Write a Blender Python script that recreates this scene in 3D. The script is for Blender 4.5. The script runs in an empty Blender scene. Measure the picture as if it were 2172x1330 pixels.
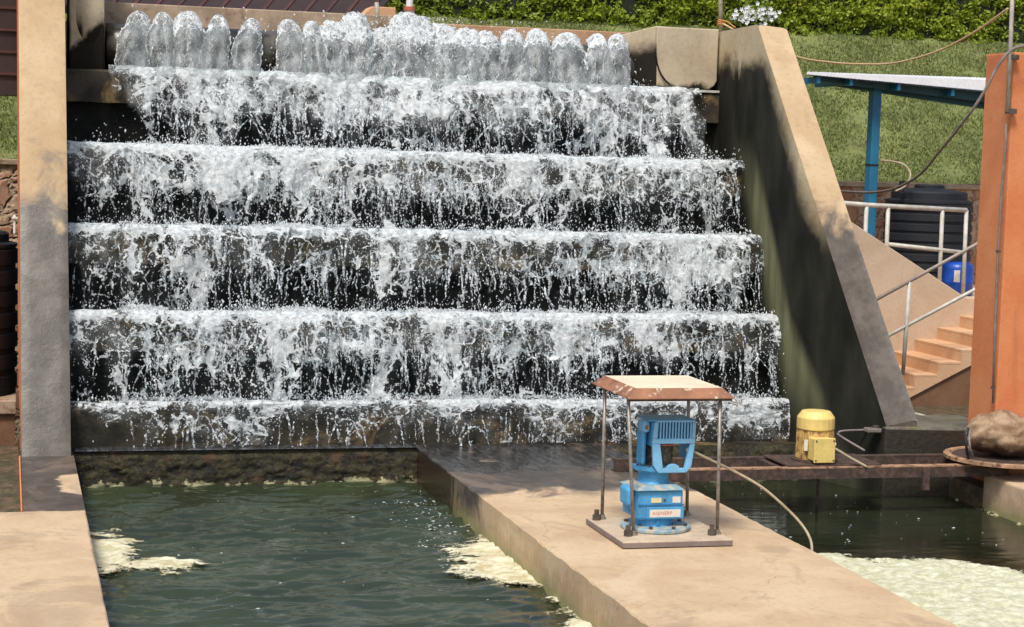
import bpy, math, random
import numpy as np
from mathutils import Matrix, Vector
random.seed(7); RS = np.random.RandomState(11)
C = bpy.context.scene.collection
PI = math.pi

# ------------------------------------------------------------------ camera
F = 4000.0; CAMH = 2.6
_Y = np.array([15 - 1086., 665 - 283., -F]); _Y /= np.linalg.norm(_Y)
_Z = np.cross([1, -.03, 0], _Y); _Z /= np.linalg.norm(_Z)
_X = np.cross(_Y, _Z)
CR = np.array([_X, _Y, _Z]); CC = np.array([0, 0, CAMH])
def P(u, v, **k):
    """point of the world seen at photo pixel u, v on the plane x=, y= or z="""
    d = CR @ np.array([u - 1086, 665 - v, -F]); (a, val), = k.items(); i = 'xyz'.index(a)
    return CC + d * (val - CC[i]) / d[i]
cam = bpy.data.cameras.new('camera'); co = bpy.data.objects.new('camera', cam); C.objects.link(co)
M = Matrix([list(CR[i]) + [CC[i]] for i in range(3)] + [[0, 0, 0, 1]])
co.matrix_world = M
cam.sensor_width = 36; cam.lens = F / 2172 * 36; cam.clip_end = 2000; cam.clip_start = .1
bpy.context.scene.camera = co

# ------------------------------------------------------------------ noise
_perm = RS.permutation(4096); _g = RS.rand(4096) * 2 * PI
def gn(x, y):
    xi = np.floor(x).astype(int); yi = np.floor(y).astype(int); xf = x - xi; yf = y - yi
    def c(ix, iy):
        h = _g[_perm[(_perm[ix & 4095] + iy) & 4095]]
        return np.cos(h), np.sin(h)
    u = xf * xf * xf * (xf * (xf * 6 - 15) + 10); v = yf * yf * yf * (yf * (yf * 6 - 15) + 10)
    a = c(xi, yi); b = c(xi + 1, yi); d = c(xi, yi + 1); e = c(xi + 1, yi + 1)
    n00 = a[0] * xf + a[1] * yf; n10 = b[0] * (xf - 1) + b[1] * yf
    n01 = d[0] * xf + d[1] * (yf - 1); n11 = e[0] * (xf - 1) + e[1] * (yf - 1)
    return ((n00 + (n10 - n00) * u) + ((n01 + (n11 - n01) * u) - (n00 + (n10 - n00) * u)) * v) * 1.5
def fbm(x, y, o=4, g=.5):
    s = 0; a = 1.; t = 0
    for k in range(o):
        s = s + a * gn(x * 2 ** k + 17.3 * k, y * 2 ** k + 5.7 * k); t += a; a *= g
    return s / t
def ss(a, b, x):
    t = np.clip((x - a) / (b - a), 0, 1); return t * t * (3 - 2 * t)

# ------------------------------------------------------------------ materials
class NT:
    def __init__(s, name):
        s.m = bpy.data.materials.new(name); s.m.use_nodes = True; s.t = s.m.node_tree; s.t.nodes.clear()
        s.out = s.n('ShaderNodeOutputMaterial')
    def n(s, ty, **k):
        o = s.t.nodes.new(ty)
        for a, b in k.items(): setattr(o, a, b)
        return o
    def l(s, a, b): s.t.links.new(a, b)
    def put(s, sock, v):
        if isinstance(v, bpy.types.NodeSocket): s.l(v, sock)
        elif v is not None:
            if sock.type == 'RGBA' and hasattr(v, '__len__') and len(v) == 3: v = (*v, 1)
            sock.default_value = v
    def pos(s): return s.n('ShaderNodeNewGeometry').outputs['Position']
    def obj(s): return s.n('ShaderNodeTexCoord').outputs['Object']
    def uv(s): return s.n('ShaderNodeUVMap').outputs['UV']
    def attr(s, a): return s.n('ShaderNodeAttribute', attribute_name=a).outputs['Fac']
    def xyz(s, v):
        o = s.n('ShaderNodeSeparateXYZ'); s.put(o.inputs[0], v); return o.outputs
    def map(s, v, sc=(1, 1, 1), loc=(0, 0, 0), rot=(0, 0, 0)):
        o = s.n('ShaderNodeMapping'); s.put(o.inputs['Vector'], v); o.inputs['Scale'].default_value = sc
        o.inputs['Location'].default_value = loc; o.inputs['Rotation'].default_value = rot; return o.outputs[0]
    def noise(s, v, sc, det=4, rough=.55, dist=0, col=False):
        o = s.n('ShaderNodeTexNoise'); s.put(o.inputs['Vector'], v)
        for k, x in (('Scale', sc), ('Detail', det), ('Roughness', rough), ('Distortion', dist)): o.inputs[k].default_value = x
        return o.outputs['Color' if col else 'Fac']
    def vor(s, v, sc, feat='F1', rnd=1, out='Distance'):
        o = s.n('ShaderNodeTexVoronoi', feature=feat); s.put(o.inputs['Vector'], v)
        o.inputs['Scale'].default_value = sc; o.inputs['Randomness'].default_value = rnd; return o.outputs[out]
    def ma(s, op, a, b=None, c=None):
        o = s.n('ShaderNodeMath', operation=op)
        s.put(o.inputs[0], a)
        if b is not None: s.put(o.inputs[1], b)
        if c is not None: s.put(o.inputs[2], c)
        return o.outputs[0]
    def vm(s, op, a, b):
        o = s.n('ShaderNodeVectorMath', operation=op); s.put(o.inputs[0], a); s.put(o.inputs[1], b); return o.outputs[0]
    def mr(s, v, a, b, c=0., d=1., smooth=True):
        o = s.n('ShaderNodeMapRange', interpolation_type='SMOOTHSTEP' if smooth else 'LINEAR')
        s.put(o.inputs['Value'], v)
        for k, x in (('From Min', a), ('From Max', b), ('To Min', c), ('To Max', d)): s.put(o.inputs[k], x)
        return o.outputs[0]
    def mix(s, f, a, b):
        o = s.n('ShaderNodeMix', data_type='RGBA'); s.put(o.inputs[0], f); s.put(o.inputs[6], a); s.put(o.inputs[7], b); return o.outputs[2]
    def bump(s, h, st=.3, d=.01, nrm=None):
        o = s.n('ShaderNodeBump'); s.put(o.inputs['Height'], h); o.inputs['Strength'].default_value = st; o.inputs['Distance'].default_value = d
        if nrm is not None: s.l(nrm, o.inputs['Normal'])
        return o.outputs[0]
    def bsdf(s, col, rough=.8, bump=None, **k):
        o = s.n('ShaderNodeBsdfPrincipled'); s.put(o.inputs['Base Color'], col); s.put(o.inputs['Roughness'], rough)
        for a, b in k.items(): s.put(o.inputs[a.replace('_', ' ')], b)
        if bump is not None: s.l(bump, o.inputs['Normal'])
        return o.outputs[0]
    def mixs(s, f, a, b):
        o = s.n('ShaderNodeMixShader'); s.put(o.inputs[0], f); s.l(a, o.inputs[1]); s.l(b, o.inputs[2]); return o.outputs[0]
    def end(s, sh): s.l(sh, s.out.inputs[0]); return s.m

def plain(name, col, rough=.6, var=.25, sc=6, bump=.25, bd=.004, dirt=None, dth=(.5, .7), metal=0.):
    t = NT(name); p = t.pos(); n = t.noise(p, sc, 6, .6); n2 = t.noise(p, sc * 9, 4, .6)
    c = t.mix(t.mr(n, .3, .7), tuple(x * (1 - var) for x in col), tuple(min(1, x * (1 + var * .6)) for x in col))
    c = t.mix(t.mr(n2, .35, .75, 0, .25), c, tuple(x * .5 for x in col))
    if dirt: c = t.mix(t.mr(t.noise(p, sc * 1.7, 7, .65), dth[0], dth[1]), c, dirt)
    return t.end(t.bsdf(c, rough, t.bump(n2, bump, bd), Metallic=metal))

MAT = {}
def concrete(name, a, b, grime=(.12, .09, .06), wet=None, wcol=(.07, .062, .052), extra=None, rough=.85, spec=.5):
    t = NT(name); p = t.pos()
    n = t.noise(p, 1.6, 8, .62, .4); n2 = t.noise(p, 26, 5, .65); n3 = t.noise(t.map(p, (3, 3, .8)), 1.3, 6, .6, .6)
    c = t.mix(t.mr(n, .34, .66), a, b)
    c = t.mix(t.mr(n2, .45, .8, 0, .3), c, grime)
    c = t.mix(t.mr(n3, .55, .75, 0, .45), c, tuple(x * .62 for x in a))
    sp = t.noise(p, 60, 3, .6); c = t.mix(t.mr(sp, .68, .74, 0, .5), c, grime)
    rg = rough
    if wet:
        w = wet(t, p); wc = t.mix(t.mr(t.noise(p, 5, 7, .68), .38, .66), wcol, tuple(x * 1.75 for x in wcol))
        c = t.mix(w, c, wc); rg = t.mr(w, 0, 1, rough, .42, False)
    if name == 'central_deck_concrete':
        yy = t.xyz(p)[1]; w2 = t.mr(t.ma('ADD', yy, t.mr(t.noise(p, 2.2, 6, .65, .5), .3, .7, -.4, .4, False)), 14.35, 14.75)
        c = t.mix(w2, c, t.mix(t.mr(t.noise(t.map(p, (9, 1.6, 1)), 2, 6, .7), .4, .65), (.018, .018, .018), (.075, .075, .075)))
        rg = t.mr(w2, 0, 1, rg, .16, False)
    if extra: c = extra(t, p, c)
    return t.end(t.bsdf(c, rg, t.bump(t.ma('ADD', n2, t.ma('MULTIPLY', t.noise(p, 90, 3), .5)), .5, .006), Specular_IOR_Level=spec))

def wet_deck(t, p):
    x, y, z = t.xyz(p)
    n = t.noise(p, 1.3, 6, .6, .6)
    return t.mr(t.ma('ADD', y, t.mr(n, .3, .7, -.55, .55, False)), 13.35, 13.75)
def wet_left(t, p):
    x, y, z = t.xyz(p)
    n = t.noise(p, 3, 8, .7, .8)
    w_ = t.mr(t.ma('ADD', y, t.mr(n, .3, .7, -.09, .09, False)), 13.24, 13.33)
    pt = t.ma('MULTIPLY', t.mr(t.ma('ADD', x, t.mr(n, .3, .7, -.06, .06, False)), .36, .40), t.ma('MULTIPLY', t.mr(t.ma('ADD', y, t.ma('MULTIPLY', x, .9)), 14.35, 14.45), t.mr(t.ma('ADD', y, t.ma('MULTIPLY', x, -.4)), 14.6, 14.52)))
    return t.ma('SUBTRACT', w_, t.ma('MULTIPLY', w_, pt))
def pinkish(t, p, c):
    return c
def dark_edge(t, p, c):
    x, y, z = t.xyz(p)
    st_ = t.noise(t.map(p, (1, .7, 1)), 1.1, 9, .7, .8)          # broad water stains
    c = t.mix(t.mr(st_, .52, .60, 0, .42), c, (.30, .21, .14)); c = t.mix(t.mr(st_, .40, .34, 0, .35), c, (.62, .49, .34))
    c = t.mix(t.mr(t.noise(p, 7, 6, .75), .60, .70, 0, .5), c, (.28, .2, .14))
    wp_ = t.vm('ADD', p, t.vm('MULTIPLY', t.noise(p, 3, 5, .6, 0, True), (.25, .25, .25)))
    ck = t.vor(t.map(wp_, (1, 1, .3)), .8, 'DISTANCE_TO_EDGE'); c = t.mix(t.ma('MULTIPLY', t.mr(ck, .004, .0, 0, .5), t.mr(t.noise(p, .9, 3), .52, .58)), c, (.16, .11, .07))
    x, y, z = t.xyz(p)     # algae band on the pond walls just above the water line, black wet end by the cascade
    n = t.noise(t.map(p, (4, 4, 1)), 2.5, 6, .65)
    f = t.mr(t.ma('ADD', z, t.mr(n, .3, .7, -.04, .04, False)), -.20, -.27)
    c = t.mix(t.ma('MULTIPLY', t.mr(t.ma('ADD', z, t.mr(n, .3, .7, -.08, .08, False)), -.10, -.20), .5), c, (.30, .22, .10))
    c = t.mix(t.ma('MULTIPLY', f, .85), c, (.27, .25, .10))
    f2 = t.ma('MULTIPLY', t.mr(t.ma('ADD', y, t.mr(n, .3, .7, -.3, .3, False)), 14.25, 14.55), t.mr(z, -.01, -.03))
    c = t.mix(f2, c, (.035, .022, .014))
    return c
DA, DB = (.50, .345, .20), (.60, .445, .27)
MAT['deck'] = concrete('central_deck_concrete', DA, DB, (.24, .14, .08), wet_deck, (.062, .052, .044), dark_edge)  # the concrete's own tan pink, wet grey towards the cascade
MAT['deck_left'] = concrete('left_deck_concrete', DA, DB, (.24, .14, .08), wet_left, (.065, .05, .04), dark_edge)
MAT['deck_right'] = concrete('right_deck_concrete', (.5, .33, .2), (.6, .44, .29), (.2, .13, .07), None, extra=dark_edge)

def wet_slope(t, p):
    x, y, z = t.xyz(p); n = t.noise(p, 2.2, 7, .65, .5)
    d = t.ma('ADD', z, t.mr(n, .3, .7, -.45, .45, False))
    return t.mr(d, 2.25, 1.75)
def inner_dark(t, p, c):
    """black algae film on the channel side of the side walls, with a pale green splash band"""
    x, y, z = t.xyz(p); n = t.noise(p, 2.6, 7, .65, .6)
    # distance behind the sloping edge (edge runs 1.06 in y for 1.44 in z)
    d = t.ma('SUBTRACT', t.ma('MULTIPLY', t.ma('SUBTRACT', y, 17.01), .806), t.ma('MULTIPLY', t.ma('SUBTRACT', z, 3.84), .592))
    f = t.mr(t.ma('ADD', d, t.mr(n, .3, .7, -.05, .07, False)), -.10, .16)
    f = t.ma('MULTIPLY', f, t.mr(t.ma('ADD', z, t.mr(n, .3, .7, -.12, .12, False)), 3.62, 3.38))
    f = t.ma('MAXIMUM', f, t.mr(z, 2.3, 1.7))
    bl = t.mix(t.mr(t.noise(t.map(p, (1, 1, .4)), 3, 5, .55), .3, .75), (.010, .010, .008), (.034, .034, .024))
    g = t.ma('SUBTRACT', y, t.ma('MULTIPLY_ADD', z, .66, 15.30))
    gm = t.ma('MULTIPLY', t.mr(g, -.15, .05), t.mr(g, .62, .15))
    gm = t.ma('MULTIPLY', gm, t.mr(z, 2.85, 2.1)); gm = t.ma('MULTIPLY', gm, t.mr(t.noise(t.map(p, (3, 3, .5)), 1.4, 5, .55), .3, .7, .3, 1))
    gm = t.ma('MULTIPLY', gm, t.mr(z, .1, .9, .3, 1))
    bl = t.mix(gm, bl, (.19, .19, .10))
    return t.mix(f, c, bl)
SA, SB = (.46, .32, .175), (.56, .42, .25)
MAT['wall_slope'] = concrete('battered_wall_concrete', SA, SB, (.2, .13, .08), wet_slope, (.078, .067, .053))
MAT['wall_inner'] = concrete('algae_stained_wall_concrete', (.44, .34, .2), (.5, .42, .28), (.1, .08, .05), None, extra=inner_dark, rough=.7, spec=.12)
def blk_dark(t, p, c):
    x, y, z = t.xyz(p); n = t.noise(p, 3, 6, .65, .5)
    zz = t.ma('ADD', z, t.mr(n, .3, .7, -.06, .06, False))
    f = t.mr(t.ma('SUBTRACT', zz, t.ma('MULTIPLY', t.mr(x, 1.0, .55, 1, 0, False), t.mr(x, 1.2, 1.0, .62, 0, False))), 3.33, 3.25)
    lf = t.mr(x, 1.2, 1.1); lz = t.ma('SUBTRACT', zz, t.ma('MULTIPLY', t.ma('SUBTRACT', x, .55), .95)); f = t.ma('MAXIMUM', t.mr(zz, 3.33, 3.25), t.ma('MULTIPLY', lf, t.mr(lz, 3.42, 3.34)))  # left block: curved shade of its lower right put into the colour
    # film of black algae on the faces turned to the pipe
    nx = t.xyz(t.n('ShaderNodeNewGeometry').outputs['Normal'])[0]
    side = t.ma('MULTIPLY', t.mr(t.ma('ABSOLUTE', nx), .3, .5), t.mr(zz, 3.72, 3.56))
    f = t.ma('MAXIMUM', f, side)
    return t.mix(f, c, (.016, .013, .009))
MAT['end_block'] = concrete('pipe_end_block_concrete', (.42, .34, .23), (.52, .43, .3), (.14, .1, .06), None, extra=blk_dark, spec=.2)
def parapet_tint(t, p, c): return c
MAT['back_wall'] = concrete('orange_tan_render', (.42, .23, .12), (.5, .33, .19), (.14, .08, .04))
MAT['stair'] = concrete('orange_tan_stair_concrete', (.58, .33, .17), (.64, .42, .25), (.28, .15, .08))
MAT['stair_wall'] = concrete('stair_side_wall_concrete', (.5, .37, .25), (.58, .44, .31), (.26, .17, .1))
MAT['stair_under'] = concrete('dark_brown_stair_base', (.16, .075, .035), (.21, .11, .055), (.05, .025, .015))  # darker brown below the stringer, also on the plinth base

# dark wet step concrete
t = NT('wet_step_concrete'); p = t.pos(); n = t.noise(p, 2.4, 7, .65, .6)
x, y, z = t.xyz(p)
c = t.mix(t.mr(n, .35, .65), (.018, .016, .012), (.065, .054, .037))
c = t.mix(t.ma('MULTIPLY', t.mr(t.noise(p, 2.3, 6, .68, .8), .53, .67), .8), c, (.25, .165, .07))
c = t.mix(t.mr(t.noise(p, 30, 4, .7), .5, .75, 0, .6), c, (.012, .011, .008))
MAT['nosing'] = t.end(t.bsdf(c, .5, t.bump(t.noise(p, 25, 6, .7), .6, .012), Specular_IOR_Level=.2))
t = NT('shade_black_riser'); p = t.pos(); c = t.mix(t.mr(t.noise(p, 5, 6, .65), .35, .7), (.005, .005, .004), (.02, .018, .013))  # near-black: shade under the nosing overhang put into the colour
MAT['riser'] = t.end(t.bsdf(c, .5, t.bump(t.noise(p, 25, 6, .7), .6, .012), Specular_IOR_Level=.15))

# mossy weir
t = NT('mossy_weir'); p = t.pos(); x, y, z = t.xyz(p)
n = t.noise(p, 9, 8, .72, .9); n2 = t.noise(p, 30, 6, .7)
c = t.mix(t.mr(n, .38, .62), (.008, .008, .004), (.06, .05, .018))
c = t.mix(t.mr(n2, .54, .70, 0, .7), c, (.13, .11, .035))
c = t.mix(t.mr(t.noise(p, 5, 5, .6), .58, .68, 0, .7), c, (.10, .045, .02))
fm = t.ma('MULTIPLY', t.mr(t.ma('ADD', z, t.mr(t.noise(t.map(p, (1, 1, 1)), 6, 6, .75), .38, .62, .07, -.05, False)), -.268, -.28), .85)
c = t.mix(fm, c, (.5, .47, .26))
MAT['moss'] = t.end(t.bsdf(c, .75, t.bump(t.ma('ADD', n, n2), .9, .03)))
MAT['mud'] = plain('wet_brown_mud', (.13, .085, .045), .6, .5, 7, .6, .02, (.05, .05, .018), (.45, .6))

MAT['rust'] = plain('rusty_steel', (.10, .058, .042), .75, .5, 14, .5, .004, (.045, .028, .02), (.42, .6))
MAT['rust_bright'] = plain('dusty_rusty_flange', (.42, .25, .14), .8, .4, 9, .4, .003, (.12, .05, .03), (.5, .62))
MAT['canopy_top'] = plain('peeling_cream_sheet', (.84, .68, .47), .6, .12, 3, .3, .003, (.55, .36, .2), (.66, .85))
MAT['canopy_edge'] = plain('peeling_rusty_sheet_edge', (.30, .135, .07), .75, .4, 5, .5, .003, (.62, .50, .38), (.54, .62))
MAT['steel'] = plain('galvanised_steel', (.30, .27, .23), .45, .3, 14, .2, .002, (.18, .13, .1), (.5, .68), .35)
MAT['bolt'] = plain('dark_bolt_steel', (.12, .095, .08), .55, .4, 20, .2, .002, None, (.5, .7), .4)
MAT['plate'] = plain('dusty_steel_plate', (.56, .44, .3), .75, .15, 6, .3, .003, (.4, .31, .22), (.5, .7))
MAT['plate_edge'] = plain('grey_plate_edge', (.22, .17, .15), .7, .2, 6, .3)
MAT['blue'] = plain('sky_blue_machine_paint', (.07, .33, .60), .48, .25, 8, .2, .002, (.3, .33, .33), (.62, .74))
MAT['blue_light'] = plain('light_blue_cowl_paint', (.19, .46, .70), .45, .12, 8, .15, .002, (.33, .4, .44), (.64, .76))
MAT['blue_dark'] = plain('deep_blue_recess_shade', (.03, .16, .36), .5, .3, 8, .2)  # darker blue puts the shade of recesses into the colour; plug shares it
MAT['dusty_blue'] = plain('dust_covered_blue_flange', (.22, .36, .42), .7, .25, 9, .3, .003, (.46, .4, .3), (.46, .58))
MAT['core'] = plain('grimy_olive_motor_core', (.065, .06, .04), .7, .5, 20, .4, .004, (.15, .11, .08), (.5, .6))
MAT['yellow'] = plain('yellow_machine_paint', (.74, .55, .17), .5, .12, 7, .2, .002, (.42, .25, .06), (.6, .75))
MAT['yellow_worn'] = plain('worn_yellow_fins', (.60, .40, .13), .6, .25, 12, .3, .003, (.22, .12, .05), (.45, .6))
MAT['label'] = plain('off_white_label', (.74, .68, .56), .5, .06, 20, .05)
MAT['label_yellow'] = plain('faded_yellow_label', (.74, .62, .33), .5, .08, 20, .05)
MAT['redink'] = plain('faded_red_lettering', (.62, .17, .13), .6, .1, 20, .05)
MAT['greyink'] = plain('grey_lettering', (.3, .3, .3), .6, .1, 20, .05)
MAT['orange'] = concrete('orange_render', (.57, .175, .062), (.62, .24, .095), (.34, .11, .055))
MAT['black_tank'] = plain('black_plastic_tank', (.010, .012, .016), .6, .3, 4, .1)
MAT['black'] = plain('black_rubber', (.02, .02, .02), .5, .3, 6, .1)
MAT['drum'] = plain('blue_plastic_drum', (.012, .075, .42), .35, .2, 5, .1)
MAT['teal'] = plain('dark_teal_steel_beam', (.012, .075, .1), .5, .25, 6, .2)
MAT['post_blue'] = plain('bright_blue_post_paint', (.016, .15, .27), .4, .2, 5, .15, .002, (.06, .1, .12), (.62, .8))
MAT['white_roof'] = plain('white_roof_sheet', (.82, .82, .82), .35, .05, 4, .1)
MAT['rail'] = plain('weathered_cream_rail', (.55, .52, .44), .5, .2, 12, .15, .002, (.3, .2, .12), (.6, .75))
MAT['rail_grey'] = plain('grey_brown_handrail', (.33, .27, .22), .5, .2, 12, .15)
MAT['rope'] = plain('tan_rope', (.52, .36, .19), .85, .2, 30, .5)
MAT['orange_rope'] = plain('orange_rope', (.62, .25, .09), .85, .2, 30, .5)
MAT['cable'] = plain('grey_brown_cable', (.21, .17, .15), .6, .3, 12, .2)
MAT['cable_tan'] = plain('dusty_tan_cable', (.42, .34, .22), .7, .3, 12, .2)
MAT['maroon'] = plain('maroon_sheet_metal', (.032, .014, .012), .6, .35, 3, .2, .004, (.035, .014, .01), (.5, .7))
MAT['maroon_trim'] = plain('dark_red_fascia', (.075, .024, .018), .6, .3, 6, .2)
MAT['fascia'] = plain('tan_timber_fascia', (.40, .29, .19), .75, .3, 5, .3, .004, (.2, .12, .07), (.52, .68))
MAT['pole'] = plain('weathered_grey_pole', (.36, .33, .26), .6, .25, 12, .2, .002, (.2, .15, .1), (.55, .7))
MAT['white'] = plain('white_plastic', (.75, .73, .7), .5, .08, 10, .1)
MAT['red'] = plain('red_band_paint', (.5, .13, .07), .5, .2, 10, .1)
MAT['dark_pipe'] = plain('wet_dark_pipe', (.09, .08, .062), .3, .5, 3, .4, .008, (.02, .018, .013), (.42, .6))

# boulder
t = NT('brown_boulder'); p = t.pos(); n = t.noise(p, 6, 8, .65, .5); x, y, z = t.xyz(p)
c = t.mix(t.mr(n, .35, .65), (.2, .115, .06), (.40, .28, .17))
c = t.mix(t.mr(t.ma('ADD', z, t.mr(n, .3, .7, -.06, .06, False)), .27, .22), c, (.09, .045, .032))  # lower part darker: shade on the boulder put into the colour
MAT['rock'] = t.end(t.bsdf(c, .85, t.bump(n, .8, .03)))

# stone wall
t = NT('rubble_stone_wall'); p = t.pos(); pp = t.vm('ADD', p, t.vm('MULTIPLY', t.noise(p, 4, 3, .5, 0, True), (.3, .3, .3)))
e = t.vor(pp, 3.6, 'DISTANCE_TO_EDGE'); cc = t.vor(pp, 3.6, 'F1', 1, 'Color')
c = t.mix(t.mr(t.xyz(cc)[0], .2, .8), (.36, .17, .09), (.50, .33, .2)); c = t.mix(t.mr(t.noise(p, 8, 6), .45, .7, 0, .6), c, (.2, .1, .06))
c = t.mix(t.mr(e, .02, .07, 1, 0), c, (.42, .31, .2))
MAT['stone'] = t.end(t.bsdf(c, .85, t.bump(t.mr(e, 0, .12), .8, .04)))

# grass, leaves
t = NT('grass_bank'); p = t.pos()
c = t.mix(t.mr(t.noise(p, 1.3, 7, .7), .35, .65), (.15, .175, .05), (.21, .235, .07)); c = t.mix(t.mr(t.noise(p, 6, 6, .7), .55, .72, 0, .7), c, (.2, .14, .075))
MAT['bank'] = t.end(t.bsdf(c, .9, t.bump(t.noise(p, 14, 6, .7), .8, .05)))
def leafmat(name, a, b, c3):
    t = NT(name); r = t.attr('rnd'); c = t.mix(t.mr(r, 0, .6, 0, 1, False), a, b); c = t.mix(t.mr(r, .8, 1., 0, 1, False), c, c3)
    d = t.bsdf(c, .55); tr = t.n('ShaderNodeBsdfTranslucent'); t.put(tr.inputs[0], c)
    return t.end(t.mixs(.3, d, tr.outputs[0]))
MAT['blade'] = leafmat('grass_blades', (.16, .20, .06), (.215, .245, .075), (.28, .27, .12))
MAT['leaf'] = leafmat('hedge_leaves', (.12, .19, .018), (.31, .38, .028), (.62, .60, .06))
MAT['hedge_core'] = plain('dark_hedge_twigs', (.012, .018, .004), .9, .4, 10, .5)
MAT['petal'] = plain('white_petals', (.85, .85, .85), .6, .03, 10, .1)

# pond water
def pondmat(name, base, foamy):
    t = NT(name); p = t.pos()
    b = t.noise(t.map(p, (3.0, 7.5, 1)), 2.2, 6, .55, .5); b2 = t.noise(t.map(p, (9, 20, 1)), 2, 4, .6)
    c = t.mix(t.mr(t.noise(p, .9, 5, .6), .35, .65), base, tuple(x * 1.7 for x in base))
    return t.end(t.bsdf(c, .04, t.bump(t.ma('ADD', b, t.ma('MULTIPLY', b2, .12)), foamy, .008), IOR=1.55))
MAT['pond'] = pondmat('green_pond_water', (.022, .029, .014), .3)
MAT['pond_calm'] = pondmat('dark_green_pond_water', (.013, .016, .008), .22)
t = NT('yellow_white_foam'); p = t.pos(); n = t.noise(t.map(p, (1, 1.6, 1)), 9, 8, .7, .5)
c = t.mix(t.mr(n, .36, .6), (.44, .38, .20), (.68, .64, .45)); c = t.mix(t.mr(t.noise(p, 4, 6, .65), .6, .72, 0, .6), c, (.42, .33, .16))
al = t.mr(t.ma('SUBTRACT', t.noise(p, 26, 8, .75, .3), t.mr(t.attr('dens'), 0, 1, .70, .16, False)), 0, .22); trn = t.n('ShaderNodeBsdfTransparent')
MAT['pond_foam'] = t.end(t.mixs(al, trn.outputs[0], t.bsdf(c, .8, t.bump(t.noise(p, 40, 5, .7), .5, .008))))
t = NT('pale_scum'); p = t.pos(); n = t.noise(p, 14, 8, .75, .3)
c = t.mix(t.mr(n, .36, .62), (.44, .42, .24), (.66, .65, .48)); c = t.mix(t.mr(t.noise(p, 3, 6, .65), .6, .72, 0, .4), c, (.45, .42, .24))
al = t.mr(t.ma('SUBTRACT', t.noise(p, 30, 8, .75, .3), t.mr(t.attr('dens'), 0, 1, .64, .2, False)), 0, .12); trn = t.n('ShaderNodeBsdfTransparent')
MAT['scum'] = t.end(t.mixs(al, trn.outputs[0], t.bsdf(c, .8, t.bump(t.noise(p, 55, 5, .7), .8, .01))))

# ---------------------------------------------------- white water materials
def water_shader(t, a_white, wcol, glass_tint=(.88, .92, .93), gl=.22, nrm=None, veil=None):
    """thin water: clear with a weak sky sheen, covered by aerated white water where a_white is 1"""
    tr = t.n('ShaderNodeBsdfTransparent'); t.put(tr.inputs[0], glass_tint)
    g = t.n('ShaderNodeBsdfGlossy'); g.inputs['Roughness'].default_value = .3; t.put(g.inputs[0], (.9, .93, .95))
    if nrm is not None: t.l(nrm, g.inputs['Normal'])
    clear = t.mixs(gl, tr.outputs[0], g.outputs[0])
    d = t.n('ShaderNodeBsdfDiffuse'); t.put(d.inputs[0], wcol); tl = t.n('ShaderNodeBsdfTranslucent'); t.put(tl.inputs[0], wcol)
    if nrm is not None: t.l(nrm, d.inputs['Normal'])
    w = t.mixs(.35, d.outputs[0], tl.outputs[0])
    if veil is not None:
        vd = t.n('ShaderNodeBsdfDiffuse'); t.put(vd.inputs[0], (.46, .48, .47)); clear = t.mixs(veil, clear, vd.outputs[0])
    return t.mixs(a_white, clear, w)

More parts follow.
